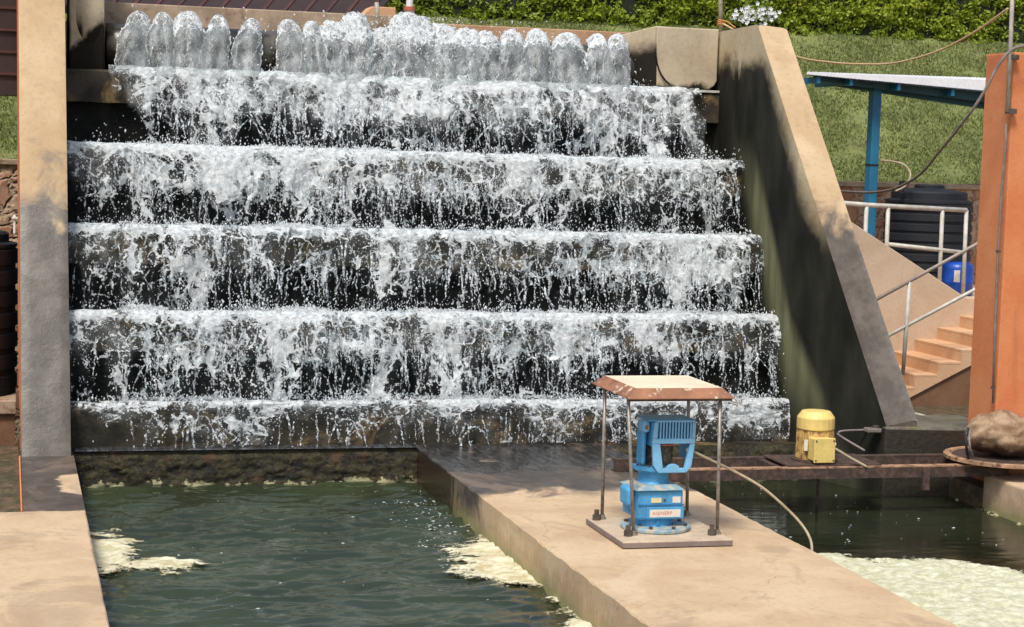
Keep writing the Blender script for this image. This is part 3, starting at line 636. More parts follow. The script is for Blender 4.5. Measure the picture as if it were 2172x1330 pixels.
# ------------------------------------------------------------------ FALLING WATER
def water_sheet(k, layer):
    y1, z1 = STEPS[k]; y0, z0 = (STEPS[k - 1] if k else (15.80, 0.0))
    x0, x1 = XL - .08, XR - .005
    if k == 4: x0, x1 = (.90, 6.72)
    drop = z1 - z0
    nu = int((x1 - x0) / .013); nv = 62
    U = np.linspace(x0, x1, nu)[None, :] * np.ones((nv, 1)); S = np.linspace(0, 1, nv)[:, None] * np.ones((1, nu))
    reach = (.30 if k == 4 else .2 if k else .07) * (1 if layer == 0 else .38)
    lf = fbm(U * 1.6 + k * 7 + layer * 3, S * .9 + k, 3)          # lobes
    mf = fbm(U * 5 + k * 11 + layer * 5, S * 2.2, 3)
    R = reach * (1 + .9 * lf + .35 * mf)
    lipy = .10
    # s<.16 on the tread, then falling
    tr = .10
    f = np.clip((S - tr) / (1 - tr), 0, 1)
    Y = np.where(S < tr, y1 + lipy * (1 - S / tr), y1 - .012 - R * f ** .62)
    Zt = z1 + .035 + .02 * mf
    Z = np.where(S < tr, Zt + .01, Zt - (drop + .01) * f ** 1.28)
    Y = Y - .02 * fbm(U * 14, S * 6 + k * 5, 3) - .015
    v = np.stack([U.ravel(), Y.ravel(), Z.ravel()], 1)
    vert = (z1 - Z)                                      # metres below the lip
    # density: white at lip, lacy over nosing, sparse over recess, heavier columns
    col = fbm(U * 1.15 + k * 13.7 + layer, S * .55 + k * 2.1, 3)
    col2 = fbm(U * 3.3 + k * 5.1 + layer * 2, S * 1.1 + 3, 3)
    nz = .32
    base = .60 - .20 * ss(0, .1, vert) - .17 * ss(nz - .06, nz + .16, vert) + .10 * ss(drop - .14, drop, vert)
    D = base + .08 + .58 * col + .62 * col2 + (.20 + .5 * col2) * ss(.05, -.03, vert)
    RK = np.random.RandomState(100 + k * 7 + layer * 31); xb = [x0]
    while xb[-1] < x1: xb.append(xb[-1] + RK.uniform(.13, .42))
    xb = np.array(xb); Uw = U + .05 * fbm(U * 3, vert * 4 + k, 2) + .10 * (vert - .3) * fbm(U * 1.1 + 3, vert * 0 + k, 2)
    idx = np.clip(np.searchsorted(xb, Uw.ravel()).reshape(U.shape), 1, len(xb) - 1); wl_ = xb[idx] - xb[idx - 1]
    db = np.minimum(Uw - xb[idx - 1], xb[idx] - Uw) / (wl_ * .5); h0 = RK.uniform(.06, .50, len(xb))[idx]; st_ = RK.uniform(.3, 1.15, len(xb))[idx]; cs = RK.uniform(.3, 1.2, len(xb))[idx]
    arch = vert - h0 - .22 * (1 - np.sqrt(np.clip(1 - (1 - db) ** 2, 0, 1)))      # rounded top of each gap
    if k: D = D + .02 - .20 * st_ * ss(-.05, .14, arch) + .17 * cs * ss(.42, .05, db) * ss(.1, .4, vert)
    if layer == 1: D = D - .10
    if k == 0: D = .46 + .45 * col + .5 * col2 - .35 * ss(.05, .26, vert) + .3 * ss(.03, -.03, vert) + .12 * ss(2.4, 4.2, U)
    if k == 4: D = D + .06 * ss(.02, .3, vert); D = D * 1.0 - .9 * ss(1.22, .88, U + .10 * col2 - .22 * vert) - .9 * ss(6.5, 6.7, U + .06 * col2 - .25*vert)
    else:
        D = D - (.34 if k == 3 else .14) * ss(1.25, .62, U + .3 * col)
        D = D - .5 * ss(6.72, 6.92, U + .12 * col2) * (k >= 2)
    G = (.42 if k == 4 else .16) * (1 - .75 * ss(.22, .5, vert)) 
    G = G * np.clip(.6 + 1.2 * fbm(U * 2.2 + 30, S * 1.3, 2), .1, 1)
    G = G * ss(.05, .45, D)
    uv = np.stack([U.ravel() + k * 3.7 + layer * 11.3, (S * (drop + .25)).ravel() + k * 2.3], 1)
    names = ['lowest', 'second', 'third', 'fourth', 'top']
    o = mesh_np('falling_water', v, grid_faces(nu, nv), 'sheet_big' if k == 4 else 'sheet', smooth=True, attrs={'dens': D, 'glass': G * (layer == 0), 'dots': np.clip((.75 if layer == 0 else .0) + 0 * D, 0, 1)}, uv=uv)
    return tag(o, 'lacy white water falling over the %s step from the %s' % (names[k] if k else 'lowest', 'bottom') if layer == 0 else 'thin threads of water clinging to the %s step' % names[k], 'falling water', None, 'stuff')
for k in range(5):
    water_sheet(k, 0)
    if k: water_sheet(k, 1)

# foam churned up on every tread
def foam_ridge(k):
    y1, z1 = STEPS[k]
    yb = y1 + (.46 if k < 4 else .5)
    x0, x1 = (XL - .08, XR - .005) if k < 4 else (1.02, 6.55)
    nu = int((x1 - x0) / .010); nv = 34
    U = np.linspace(x0, x1, nu)[None, :] * np.ones((nv, 1)); S = np.linspace(0, 1, nv)[:, None] * np.ones((1, nu))
    n = fbm(U * 6 + k * 3, S * 4 + k, 4, .6); n2 = np.abs(fbm(U * 26 + k, S * 9, 3, .6)); big = fbm(U * 1.4 + k * 9, S * .2, 2)
    hump = np.sin(PI * np.clip(S, 0, 1)) ** .6
    H = hump * (.002 + .035 * np.clip(n + .2, 0, 1) + .075 * n2 + .06 * np.clip(big + .1, 0, 1))
    Y = y1 - .02 + (yb - y1) * S + .01 * n; Z = z1 + .006 + H
    Z = np.where(S < .02, z1 - .03 - .03 * np.clip(n + .4, 0, 1), Z); Y = np.where(S < .02, y1 - .03, Y)
    D = .53 + .85 * big + .7 * n - .25 * ss(.8, 1, S) - .30 * ss(.05, 0, S)
    if k == 4: D = D - 1.2 * ss(1.2, .95, U) - 1.2 * ss(6.3, 6.55, U)
    else: D = D - .35 * ss(1.3, .7, U) - .3 * ss(6.6, 6.9, U)
    if k == 0: D = D - .06
    v = np.stack([U.ravel(), Y.ravel(), Z.ravel()], 1)
    nm = ['lowest', 'second lowest', 'middle', 'second highest', 'highest'][k]
    tag(mesh_np('foam', v, grid_faces(nu, nv), 'foam', smooth=True, attrs={'dens': D}, uv=v[:, :2]), 'band of white foam along the %s step' % nm, 'foam', None, 'stuff')
for k in range(5): foam_ridge(k)

# water jets from the pipe
JETS = [  # u of crown, v of crown, crown width px, foot u, foot width px, white
    (292, 22, 50, 285, 66, .30), (345, 25, 46, 345, 62, .32), (399, 23, 66, 400, 70, .42), (462, 30, 42, 458, 60, .34), (533, 38, 46, 515, 64, .36),
    (610, 40, 56, 618, 66, .40), (657, 44, 40, 672, 56, .48), (702, 44, 46, 706, 48, .70), (752, 27, 54, 748, 46, .95), (812, 58, 44, 806, 36, .72), (868, 28, 82, 878, 84, 1.0),
    (932, 50, 66, 944, 62, 1.0), (985, 60, 60, 992, 66, .92), (1024, 66, 48, 1036, 62, .66), (1082, 62, 56, 1086, 66, .62), (1134, 60, 58, 1142, 66, .60),
    (1200, 68, 70, 1205, 82, .56), (1262, 70, 52, 1270, 62, .60), (1306, 70, 48, 1310, 60, .55)]
ords = ['first', 'second', 'third', 'fourth', 'fifth', 'sixth', 'seventh', 'eighth', 'ninth', 'tenth', 'eleventh', 'twelfth', 'thirteenth', 'fourteenth', 'fifteenth', 'sixteenth', 'seventeenth', 'eighteenth', 'nineteenth']
for i, (u, v, w, fu, fw, wh) in enumerate(JETS):
    top = P(u, v, y=18.34); foot = P(fu, 165, y=18.02); pxm = 18.4 * 1.036 / 4000
    na, nb = 46, 40
    vs = []; dens = []
    for a in range(na + 1):
        s = a / na
        # arc: from the slot on the pipe crown, up, over, and down in front
        if s < .3: tt = s / .3; y = 18.5 - .16 * tt; z = 3.62 + (top[2] - .05 - 3.62) * math.sin(tt * PI / 2)
        else: tt = (s - .3) / .7; y = 18.34 - .34 * tt ** .8; z = (top[2] - .05) - (top[2] - .05 - 3.2) * tt ** 1.7
        tt = max(0, (s - .3) / .7)
        cx = top[0] + (foot[0] - top[0]) * tt ** 1.3
        wd = (w * (1 - tt) + fw * tt) * (.66 + .42 * min(1, tt * 1.6) ** .8) if s > .3 else w * (.42 + .08 * s / .3)
        wd *= pxm * (.47 if wh < .65 else .62); th = .05 + .05 * tt
        lean = .03 * math.sin(s * 5 + i * 2.1) * tt
        for b in range(nb):
            an = 2 * PI * b / nb; ca, sa = math.cos(an), math.sin(an)
            n = float(gn(np.array(ca * 1.1 + i * 7.7), np.array(sa * .8 + i * 3.1 + s * 3.5))); n2 = float(gn(np.array(ca * 4 + s * 16 + i * 5), np.array(sa * 4 + i)))
            n3 = float(gn(np.array(ca * 3 + i), np.array(s * 22 + sa * 3 + i * 9))); rr = 1 + .20 * n + .10 * n2 + .10 * n3 + (.14 * n2 if wh > .65 else 0)
            q = (cx + lean + ca * wd * rr, y - sa * th * (1 + .5 * n) , z + (sa * th * .9 if s < .5 else 0) - .02 * (abs(ca) ** 2) * (s < .6) + .03 * n2 * (wh > .6))
            vs.append(q)
            dens.append(.14 + (wh * .75 + .38) * (.06 + 1.05 * ss(3.52, 3.72, np.array(z) - .05 * n)) + .62 * abs(ca) ** 7 + .16 * n3 + .15 * n - .04 + (.35 if wh > .65 else .06) + .12 * float(ss(3.36, 3.24, np.array(z))))
    vs = np.array(vs); fs = []
    for a in range(na):
        for b in range(nb): fs.append((a * nb + b, a * nb + (b + 1) % nb, (a + 1) * nb + (b + 1) % nb, (a + 1) * nb + b))
    # beaded rims, edge highlights modelled as white tubes, plus ropes of foam
    dl = list(dens); vl = [tuple(q) for q in vs]
    for line in range(6):
        th0 = [0, PI, .02, PI - .02, 3.6 + random.random(), 4.8 + random.random()][line]; mbt = MB(); path = []; rad = []
        for a in range(6 if line < 4 else 16, na + 1):
            q = vs[a * nb + int(round((th0 + (.0 if line < 4 else .5 * math.sin(a * .12 + line))) / (2 * PI) * nb)) % nb]
            jx = .007 * float(gn(np.array(a * .45 + line * 9), np.array(i * 2.2))); path.append((q[0] + jx, q[1] - .006, q[2])); rad.append(max(.0012, .0050 + .0065 * float(gn(np.array(a * .8 + i * 4), np.array(line * 3.3)))))
        mbt.tube(path, rad, 5, False); o_ = len(vl); vl += mbt.v; fs += [tuple(o_ + j for j in f_) for f_ in mbt.f]; dl += [1.35] * len(mbt.v)
    vs = np.array(vl); dens = dl
    kind = 'frothy white' if wh > .65 else 'clear glassy'
    o = mesh_np('water_jet', vs, np.array(fs), 'jet', smooth=True, attrs={'dens': np.array(dens)}, origin=(foot[0], 18.1, 3.2))
    tag(o, '%s water jet arching over the pipe, %s from the left end' % (kind, ords[i]), 'water jet', 'water jets spurting from the pipe')

# thicker ropes and looping strands of white water on every step
def strands(k):
    y1, z1 = STEPS[k]; y0, z0 = (STEPS[k - 1] if k else (15.80, 0.0)); H = z1 - z0; m = MB(); R_ = np.random.RandomState(500 + k)
    lo, hi = (XL + .02, XR - .05) if k < 4 else (1.15, 6.55)
    def yat(v): return y1 - .045 - (.26 if k == 4 else .17 if k else .06) * max(0, v / H) ** .62
    n = [60, 230, 230, 220, 180][k]
    for j in range(n):
        x = R_.uniform(lo, hi)
        if x < 1.3 and R_.rand() < .5: continue
        v0 = R_.uniform(.0, .35) * (H / .7); v1 = min(H * .98, v0 + R_.uniform(.12, .5)); dx = R_.randn() * .05; ns = 16; path = []; rad = []; ph = R_.uniform(0, 99)
        yo = R_.uniform(-.03, .05)
        for q in range(ns + 1):
            t_ = q / ns; v = v0 + (v1 - v0) * t_; wob = .012 * float(gn(np.array(ph + t_ * 4.5), np.array(k + .5))) + .010 * float(gn(np.array(ph + t_ * 13), np.array(k + 7.5)))
            path.append((x + dx * t_ + wob, yat(v) - yo - .01, z1 - v)); rad.append(max(.002, (.0085 + .012 * float(gn(np.array(ph * 2 + t_ * 11), np.array(3.5)))) * math.sin(PI * min(1, .08 + t_ * .94)) ** .5))
        m.tube(path, rad, 5, False)
    for j in range([14, 34, 34, 34, 60][k]):
        x = R_.uniform(lo + .1, hi - .1); w_ = R_.uniform(.04, .16) * (1.5 if k == 4 else 1); vt = R_.uniform(.12, .45) * H / .7; dep = R_.uniform(.04, .28); ph = R_.uniform(0, 99); path = []; rad = []; sgn = 1 if R_.rand() < .65 else -.6
        for q in range(19):
            t_ = q / 18 * 2 - 1; v = min(H * .99, max(0, vt + sgn * dep * abs(t_) ** 2.2 + .018 * float(gn(np.array(ph + t_ * 4), np.array(k + 2.5)))))
            path.append((x + w_ * t_ + .02 * float(gn(np.array(ph + t_ * 3), np.array(k + 12.5))), yat(v) - .015, z1 - v)); rad.append(max(.002, .0075 + .010 * float(gn(np.array(ph * 2 + t_ * 7), np.array(8.5)))))
        m.tube(path, rad, 5, False)
    nm = ['lowest', 'second lowest', 'middle', 'second highest', 'highest'][k]
    tag(m.build('water_strands', 'strand', None, True), 'thin looping strands of white water over the %s step' % nm, 'water strands', None, 'stuff')
for k in range(5): strands(k)

# droplets
def droplets(n, gen, name, label, stretch=1.6, rmin=.0028, rmax=.008):
    c = gen(n); n = len(c); r = rmin + (rmax - rmin) * RS.rand(n) ** 3
    base = np.array([(1, 0, 0), (-1, 0, 0), (0, 1, 0), (0, -1, 0), (0, 0, 1), (0, 0, -1)], float)
    f = np.array([(0, 2, 4), (2, 1, 4), (1, 3, 4), (3, 0, 4), (2, 0, 5), (1, 2, 5), (3, 1, 5), (0, 3, 5)])
    sx = RS.rand(n, 1) * .7 + .7; sz = 1 + (stretch - 1) * RS.rand(n, 1) * 1.3; tx = RS.randn(n, 1) * .35
    b = base[None] * r[:, None, None]; V = b.copy(); V[:, :, 0] = b[:, :, 0] * sx + b[:, :, 2] * tx; V[:, :, 2] *= sz if stretch > 1 else .3
    V += c[:, None, :]
    Fc = f[None] + (np.arange(n) * 6)[:, None, None]
    return tag(mesh_np(name, V.reshape(-1, 3), Fc.reshape(-1, 3), 'drops', smooth=True), label, 'droplets', None, 'stuff')
def gen_fall(k):
    def g(n):
        y1, z1 = STEPS[k]; y0, z0 = (STEPS[k - 1] if k else (15.80, 0.0))
        x = XL + .03 + RS.rand(n) * (XR - XL - .06); w = fbm(x * 2.1 + k * 5, x * 0 + k, 3) + fbm(x * 9, x * 0 + k, 2) * .6
        keep = RS.rand(n) < np.clip(.55 + w, .08, 1)
        keep &= RS.rand(n) < ss(.55, 1.5, x) * .85 + .15
        if k == 4: keep &= (x > 1.15) & (x < 6.75)
        x = x[keep]; n = len(x); f = RS.rand(n); y = y1 - .05 - (.28 if k else .1) * f ** .6 * (RS.rand(n) * .9 + .4) - .02
        z = z1 + .02 - (z1 - z0) * f ** 1.1
        return np.stack([x, y, z], 1)
    return g
def gen_tread(k):
    def g(n):
        y1, z1 = STEPS[k]; x = XL + .03 + RS.rand(n) * (XR - XL - .06)
        w = fbm(x * 2.6 + k * 4, x * 0 + 3 + k, 3); keep = RS.rand(n) < np.clip(.5 + 1.2 * w, .05, 1)
        keep &= RS.rand(n) < ss(.5, 1.4, x) * .85 + .15
        if k == 4: keep &= (x > 1.2) & (x < 6.3)
        x = x[keep]; n = len(x)
        h = np.clip(RS.exponential(.045, n), 0, .3) * (1 + 1.3 * np.clip(fbm(x * 7, x * 0 + k, 2), -.4, 1))
        return np.stack([x, y1 - .06 + .42 * RS.rand(n), z1 + .03 + h], 1)
    return g
for k in range(5):
    nm = ['lowest', 'second lowest', 'middle', 'second highest', 'highest'][k]
    droplets(2000 if k else 500, gen_fall(k), 'water_droplets', 'droplets falling off the %s step' % nm)
    droplets(4500, gen_tread(k), 'water_droplets', 'spray bouncing off the %s step' % nm, 2.2, .003, .009)
def gen_jet(n):
    x = 1.1 + RS.rand(n) * 4.95; w = np.exp(-((x - 3.75) / .8) ** 2); keep = RS.rand(n) < .12 + w; x = x[keep]; n = len(x)
    z = 3.3 + .55 * RS.rand(n) ** .8; return np.stack([x, 18.0 + .3 * (RS.rand(n)) - .1, z], 1)
droplets(2600, gen_jet, 'water_droplets', 'droplets thrown around the jets above the pipe', 1.5, .003, .010)

struct(MB().box(XL + .003, D0 - .003, 15.77, 15.945, .003, .012).build('water', 'film', bevel=.003), 'thin film of water on the left weir ledge', 'water film')

# ------------------------------------------------------------------ pond foam
def foam_patch(x0, x1, y0, y1, fn, mat, label, amp=.03, st=.011, name='foam'):
    nx = int((x1 - x0) / st); ny = int((y1 - y0) / st)
    X, Y = np.meshgrid(np.linspace(x0, x1, nx), np.linspace(y0, y1, ny))
    m = fn(X, Y) + .26 * fbm(X * 2.5, Y * 5, 4, .6) + .10 * fbm(X * 9, Y * 22, 4, .6)
    Z = WZ + .012 + amp * (.5 + fbm(X * 3.5, Y * 6, 3, .5)) * ss(0, .25, m) + .004 * fbm(X * 25, Y * 30, 2) - .02 * ss(.08, 0, m)
    f = grid_faces(nx, ny); mm = m.ravel() + .03; f = f[(mm[f] > -.05).sum(1) >= 3]
    v = np.stack([X.ravel(), Y.ravel(), Z.ravel()], 1)
    used, inv = np.unique(f, return_inverse=True)
    tag(mesh_np(name, v[used], inv.reshape(f.shape), mat, smooth=True, attrs={'dens': ss(-.04, .34, mm)[used]}), label, 'foam', None, 'stuff')
def left_foam(X, Y):
    a = .42 - np.hypot((X - .66) / .34, (Y - 13.25) / .85)* .42 ; b = .42 - np.hypot((X - 1.03) / .42, (Y - 12.78) / .28) * .42
    return np.maximum(a, b)
foam_patch(XL + .004, 1.75, 11.9, 14.6, left_foam, 'pond_foam', 'small patch of yellowish foam by the left walkway', .035)
def mid_foam(X, Y):
    edge = D0 - X; wid = .50 * ss(13.6, 12.9, Y) * ss(11.5, 12.2, Y) + .09 + .22 * ss(11.9, 10.7, Y) - .14 * ss(13.8, 14.8, Y)
    return (wid - edge) * .9 - .05
foam_patch(2.3, D0 - .003, 8.5, 15.7, mid_foam, 'pond_foam', 'cream foam piled against the central walkway', .035)
def right_foam(X, Y):
    return (12.62 - .62 * (X - 5.9) + .12 * np.sin(X * 5) - Y) * .9
foam_patch(D1 + .004, 7.925, 7, 13.4, right_foam, 'scum', 'wide pale yellow foam blanket on the right pond', .03)
def right_line(X, Y): return .10 - (7.93 - X) * 1.6 - .06
foam_patch(7.7, 7.926, 10, 15.7, right_line, 'moss', 'green slime line along the right pond wall', .03)
def specks(n=260):
    x = np.concatenate([D0 - .05 - RS.rand(n) ** 1.5 * .5, XL + .1 + RS.rand(30) * 2.6, D1 + .05 + RS.rand(50) * 2.3]); y = np.concatenate([12.2 + RS.rand(n) * 3.2, 11.5 + RS.rand(30) * 3.8, 12.6 + RS.rand(50) * 3])
    return np.stack([x, y, WZ + .006 + 0 * x], 1)
droplets(1, lambda n: specks(), 'foam_specks', 'white specks of froth floating on the ponds', .5, .005, .016)

# ------------------------------------------------------------------ BACKGROUND BANK
Yb0, Zb0, sl = 24.0, 2.28, .58
def bank_z(X, Y): return Zb0 + sl * (Y - Yb0) + .05 * fbm(X * .8, Y * .8, 3)
X, Y = np.meshgrid(np.linspace(-30, 60, 360), np.linspace(24.0, 28.1, 60))
struct(mesh_np('hillside', np.stack([X.ravel(), Y.ravel(), bank_z(X, Y).ravel()], 1), grid_faces(360, 60), 'bank', smooth=True), 'mown grass bank behind the stone wall', 'hillside')
struct(MB().box(-200, 200, 28.0, 300, 0, 4.58).build('hilltop', 'bank'), 'level ground at the top of the bank', 'ground')
def blades(n, x0, x1):
    x = x0 + RS.rand(n) * (x1 - x0); y = 24.0 + RS.rand(n) * 3.9
    keep = RS.rand(n) < np.clip(.75 + 1.2 * fbm(x * 1.2, y * 1.6, 3), .12, 1); x = x[keep]; y = y[keep]; n = len(x)
    z = bank_z(x, y); h = .02 + .04 * RS.rand(n); a = RS.rand(n) * 2 * PI; w = .007 + .006 * RS.rand(n)
    p0 = np.stack([x - w * np.cos(a), y - w * np.sin(a), z - .01], 1); p1 = np.stack([x + w * np.cos(a), y + w * np.sin(a), z - .01], 1)
    p2 = np.stack([x + RS.randn(n) * .035, y + RS.randn(n) * .035, z + h], 1)
    v = np.stack([p0, p1, p2], 1).reshape(-1, 3); f = np.arange(3 * n).reshape(-1, 3)
    r = np.clip(.35 + .8 * fbm(x * .9 + 4, y * 1.1, 3) + .3 * RS.rand(n), 0, 1)
    return tag(mesh_np('grass', v, f, 'blade', attrs={'rnd': np.repeat(r, 3)}), 'short grass growing on the bank', 'grass', None, 'stuff')
blades(260000, -2.5, 18.5)

# hedge
h = thing('hedge', (10, 28.8, 4.5), 'dense trimmed yellow green hedge along the top of the grass bank', 'hedge')
MB().box(-12, 34, 27.95, 29.8, 4.3, 6.4).build('twigs', 'hedge_core', h)
def leaves(n):
    x = -3.5 + RS.rand(n) * 25; z = 4.42 + RS.rand(n) * 1.9; lump = fbm(x * 1.1, z * 1.3, 3); l2 = fbm(x * 4.5 + 3, z * 5, 2)
    y = 27.90 - .16 * lump - .10 * l2 - .12 * RS.rand(n) ** 2 + .10
    keep = RS.rand(n) < np.clip(.95 + .6 * l2, .55, 1) * np.clip((z - 4.3) * 3.0, .25, 1)
    x, y, z, lump, l2 = [q[keep] for q in (x, y, z, lump, l2)]; n = len(x)
    s = .016 + .018 * RS.rand(n); th = RS.randn(n, 3); th /= np.linalg.norm(th, axis=1)[:, None]
    a = np.cross(th, RS.randn(n, 3)); a /= np.linalg.norm(a, axis=1)[:, None]; b = np.cross(th, a)
    c = np.stack([x, y, z], 1); s = s[:, None]
    v = np.stack([c - a * s * 1.5, c - b * s * .8, c + a * s * 1.5, c + b * s * .8], 1).reshape(-1, 3)
    r = np.clip(.25 + .25 * (z - 4.55) + .5 * lump + .35 * RS.rand(n), 0, 1)
    return v, np.arange(4 * n).reshape(-1, 4), np.repeat(r, 4)
v, f, r = leaves(270000); mesh_np('foliage', v, f, 'leaf', h, attrs={'rnd': r})
fl = thing('flowering_shrub', (13.0, 27.6, 4.5), 'patch of small white flowers in front of the hedge', 'flowers')
fc = [P(1600 + 42 * RS.randn() * .55, 32 + 14 * RS.randn() * .7, y=27.6 + .1 * RS.rand()) for _ in range(130)]
for c in fc[:98]:
    a = RS.rand() * PI; V = []; FF = []
    for kx in range(5):
        an = a + kx * 2 * PI / 5; rr = .026; o = 3 * kx
        V += [c + np.array([math.cos(an - .55) * rr, -.008, math.sin(an - .55) * rr]), c + np.array([math.cos(an) * rr * 1.5, -.01, math.sin(an) * rr * 1.5]), c + np.array([math.cos(an + .55) * rr, -.008, math.sin(an + .55) * rr])]
        FF.append((15, o, o + 1, o + 2))
    V.append(c); mesh_np('flower', np.array(V), FF, 'petal', fl)
gl_ = []; 
vv = []; 
for c in fc:
    for _ in range(6):
        q = c + RS.randn(3) * np.array([.05, .05, .05]) + np.array([0, .08, -.03]); a = RS.randn(3); a /= np.linalg.norm(a); b = np.cross(a, RS.randn(3)); b /= np.linalg.norm(b)
        vv += [q - a * .05, q - b * .02, q + a * .05, q + b * .02]
vv = np.array(vv); mesh_np('leaves', vv, np.arange(len(vv)).reshape(-1, 4), 'leaf', fl, attrs={'rnd': RS.rand(len(vv)) * .4})

# stone retaining wall
sw = thing('stone_wall', (10, 23.95, 0), 'reddish rubble stone retaining wall below the grass bank', 'stone wall')
MB().box(-30, 60, 23.7, 24.06, -1.4, 2.22).build('wall', 'stone', sw)
MB().box(-30, 60, 23.66, 24.1, 2.222, 2.29).build('coping', 'fascia', sw, bevel=.01)
struct(MB().box(10.2, 40, 21.2, 23.7, -1.4, .9).build('terrace', 'stair_wall'), 'raised terrace carrying the tank and drum', 'terrace')

# ------------------------------------------------------------------ stairs
st = thing('staircase', (10.4, 20.4, -.25), 'orange tan concrete staircase climbing to the right behind the cascade wall', 'staircase')
def zc_(x): return .1 + .493 * (x - 10.3)
for i in range(11):
    xx = 10.3 + .3 * (i - 2); zt = -.196 + .148 * i; x2 = xx + .3 if i < 10 else xx + 2.2
    zb0 = max(zc_(xx) - .25, -.3); zb1 = max(zc_(min(x2, xx + .31)) - .25, -.3)
    sg = MB().prism([(xx, 20.0, zb0), (x2, 20.0, zb1), (x2, 20.0, zt - .03), (xx, 20.0, zt - .03)], (0, 1.2, 0)).build('step', 'stair', st)
    MB().box(xx, x2 + .004 if i < 10 else x2, 19.999, 21.2, zt - .029, zt).build('tread', 'stair', sg, bevel=.004)
MB().prism([(9.9, 20.03, -.5), (15, 20.03, -.5), (15, 20.03, zc_(15) - .26), (10.0, 20.03, zc_(10.0) - .26)], (0, 1.1, 0)).build('base', 'stair_under', st)
# buttress-like side wall behind the stairs
a = P(1760, 440, y=21.18); b = P(2052, 632, y=21.18)
sww = thing('sloping_wall', (10.2, 21.3, -.3), 'smooth tan wall sloping down to the right behind the stairs', 'wall')
MB().prism([(9.0, 21.205, -1.2), (b[0] + 1.2, 21.205, -1.2), (b[0] + 1.2, 21.205, b[2] - .02), (b[0], 21.205, b[2]), tuple(a), (9.0, 21.205, a[2] + .4)], (0, .3, 0)).build('wall', 'stair_wall', sww, bevel=.012)

# stair handrail
hr = thing('stair_handrail', (10.1, 19.95, .1), 'sloping grey handrail with one post beside the stairs', 'handrail')
def Pl(lst, y): return [P(u, v, y=y) for u, v in lst]
r1 = Pl([(1850, 640), (2053, 528), (2130, 486)], 19.95); r2 = Pl([(1875, 717), (2053, 622), (2130, 581)], 19.95)
MB().tube(r1, .022, 10).build('top_rail', 'rail_grey', hr, True); MB().tube(r2, .022, 10).build('middle_rail', 'rail', hr, True)
MB().tube(Pl([(1929, 598), (1915, 795)], 19.95), .024, 10).build('post', 'rail', hr, True)
g = thing('terrace_railing', (11, 21.4, .9), 'cream pipe railing with two rails in front of the black tank', 'railing')
MB().tube(Pl([(1790, 431), (1840, 435), (2050, 446)], 21.42), .03, 10).build('top_rail', 'rail', g, True)
MB().tube(Pl([(1884, 518), (2047, 536)], 21.42), .026, 10).build('middle_rail', 'rail', g, True)
for u, v0, v1 in ((1884, 437, 520), (1999, 444, 600), (2050, 446, 600), (1838, 436, 500)):
    q0 = P(u, v0, y=21.42); MB().tube([q0, (q0[0] + .01, 21.42, .88)], .026, 10).build('post', 'rail', g, True)

# carport roof
rf = thing('canopy_shelter', (10.6, 22, .9), 'white metal shelter roof on teal beams and a bright blue post', 'shelter')
A = P(1712, 153, y=22.9); B = P(1712, 157, y=22.0); Cq = P(2110, 194, y=22.0); Dq = P(2110, 166, y=22.9)
NR = 60; vs = []
a0, a1, b0, b1 = [np.array(q) for q in (P(1712, 152, y=23.2), P(2150, 167, y=23.2), P(1712, 158, y=22.0), P(2150, 199, y=22.0))]
for i in range(NR * 4 + 1):
    s = i / (NR * 4); bm = .0015 * (1 if (i // 2) % 2 else -1)
    for e0, e1 in ((a0, a1), (b0, b1)):
        q = e0 + (e1 - e0) * s; vs.append(q + np.array([0, 0, bm]))
vs = np.array(vs); fs = grid_faces(2, NR * 4 + 1)
top = mesh_np('roof_sheet', np.concatenate([vs, vs - np.array([0, 0, .012])]), np.concatenate([fs, (fs + len(vs))[:, ::-1]]), 'white_roof', rf)
m = MB(); m.prism([P(1712, 157.5, y=21.985), P(2150, 197.5, y=21.985), P(2150, 172, y=21.985), P(1712, 153.5, y=21.985)], (0, .02, 0)); m.build('front_fascia', 'white_roof', rf)
MB().prism([P(1728, 161, y=22.2), P(1728, 171, y=22.2), P(2150, 224, y=22.2), P(2150, 200, y=22.2)], (0, .05, 0)).build('purlin', 'teal', rf)
MB().prism([P(1782, 170, y=22.35), P(1782, 184, y=22.35), P(2150, 240, y=22.35), P(2150, 214, y=22.35)], (0, .09, 0)).build('main_beam', 'teal', rf)
for u, v in ((1730, 162), (1799, 167), (1900, 177), (2014, 189)):
    q = P(u, v + 2, y=22.12); MB().box(q[0] - .022, q[0] + .022, 22.02, 23.1, q[2] - .075, q[2]).build('rafter', 'post_blue', rf)
q = P(1857, 195, y=22.4); m = MB(); m.box(q[0] - .058, q[0] + .058, 22.33, 22.48,   .9, q[2] + .06); m.build('post', 'post_blue', rf, bevel=.01)
MB().box(q[0] - .062, q[0] + .062, 22.325, 22.485, P(1850, 352, y=22.4)[2], P(1850, 348, y=22.4)[2]).build('band', 'black', rf)

# black water tank behind rail
def tank(name, cx, cy, r, z0, z1, label, ribs=9):
    tk = thing(name, (cx, cy, z0), label, 'water tank', 'black plastic water tanks')
    pr = [(r * .97, z0)]; hgt = z1 - z0
    for i in range(ribs):
        za = z0 + hgt * (i + .15) / ribs; zb_ = z0 + hgt * (i + .85) / ribs
        pr += [(r * .965, za), (r, za + .012), (r, zb_), (r * .965, zb_ + .012)]
    pr += [(r * .97, z1)]
    MB().lathe(cx, cy, pr, 48).build('body', 'black_tank', tk)
    pr = [(r * .99, z1), (r * .99, z1 + .03), (r * .86, z1 + .05), (r * .86, z1 + .13), (r * .82, z1 + .15), (r * .35, z1 + .19)]
    sh = MB().lathe(cx, cy, pr, 48); sh.build('shoulder', 'black_tank', tk)
    MB().lathe(cx, cy, [(r * .34, z1 + .17), (r * .34, z1 + .22), (r * .3, z1 + .235)], 32).build('lid', 'black_tank', tk)
    return tk
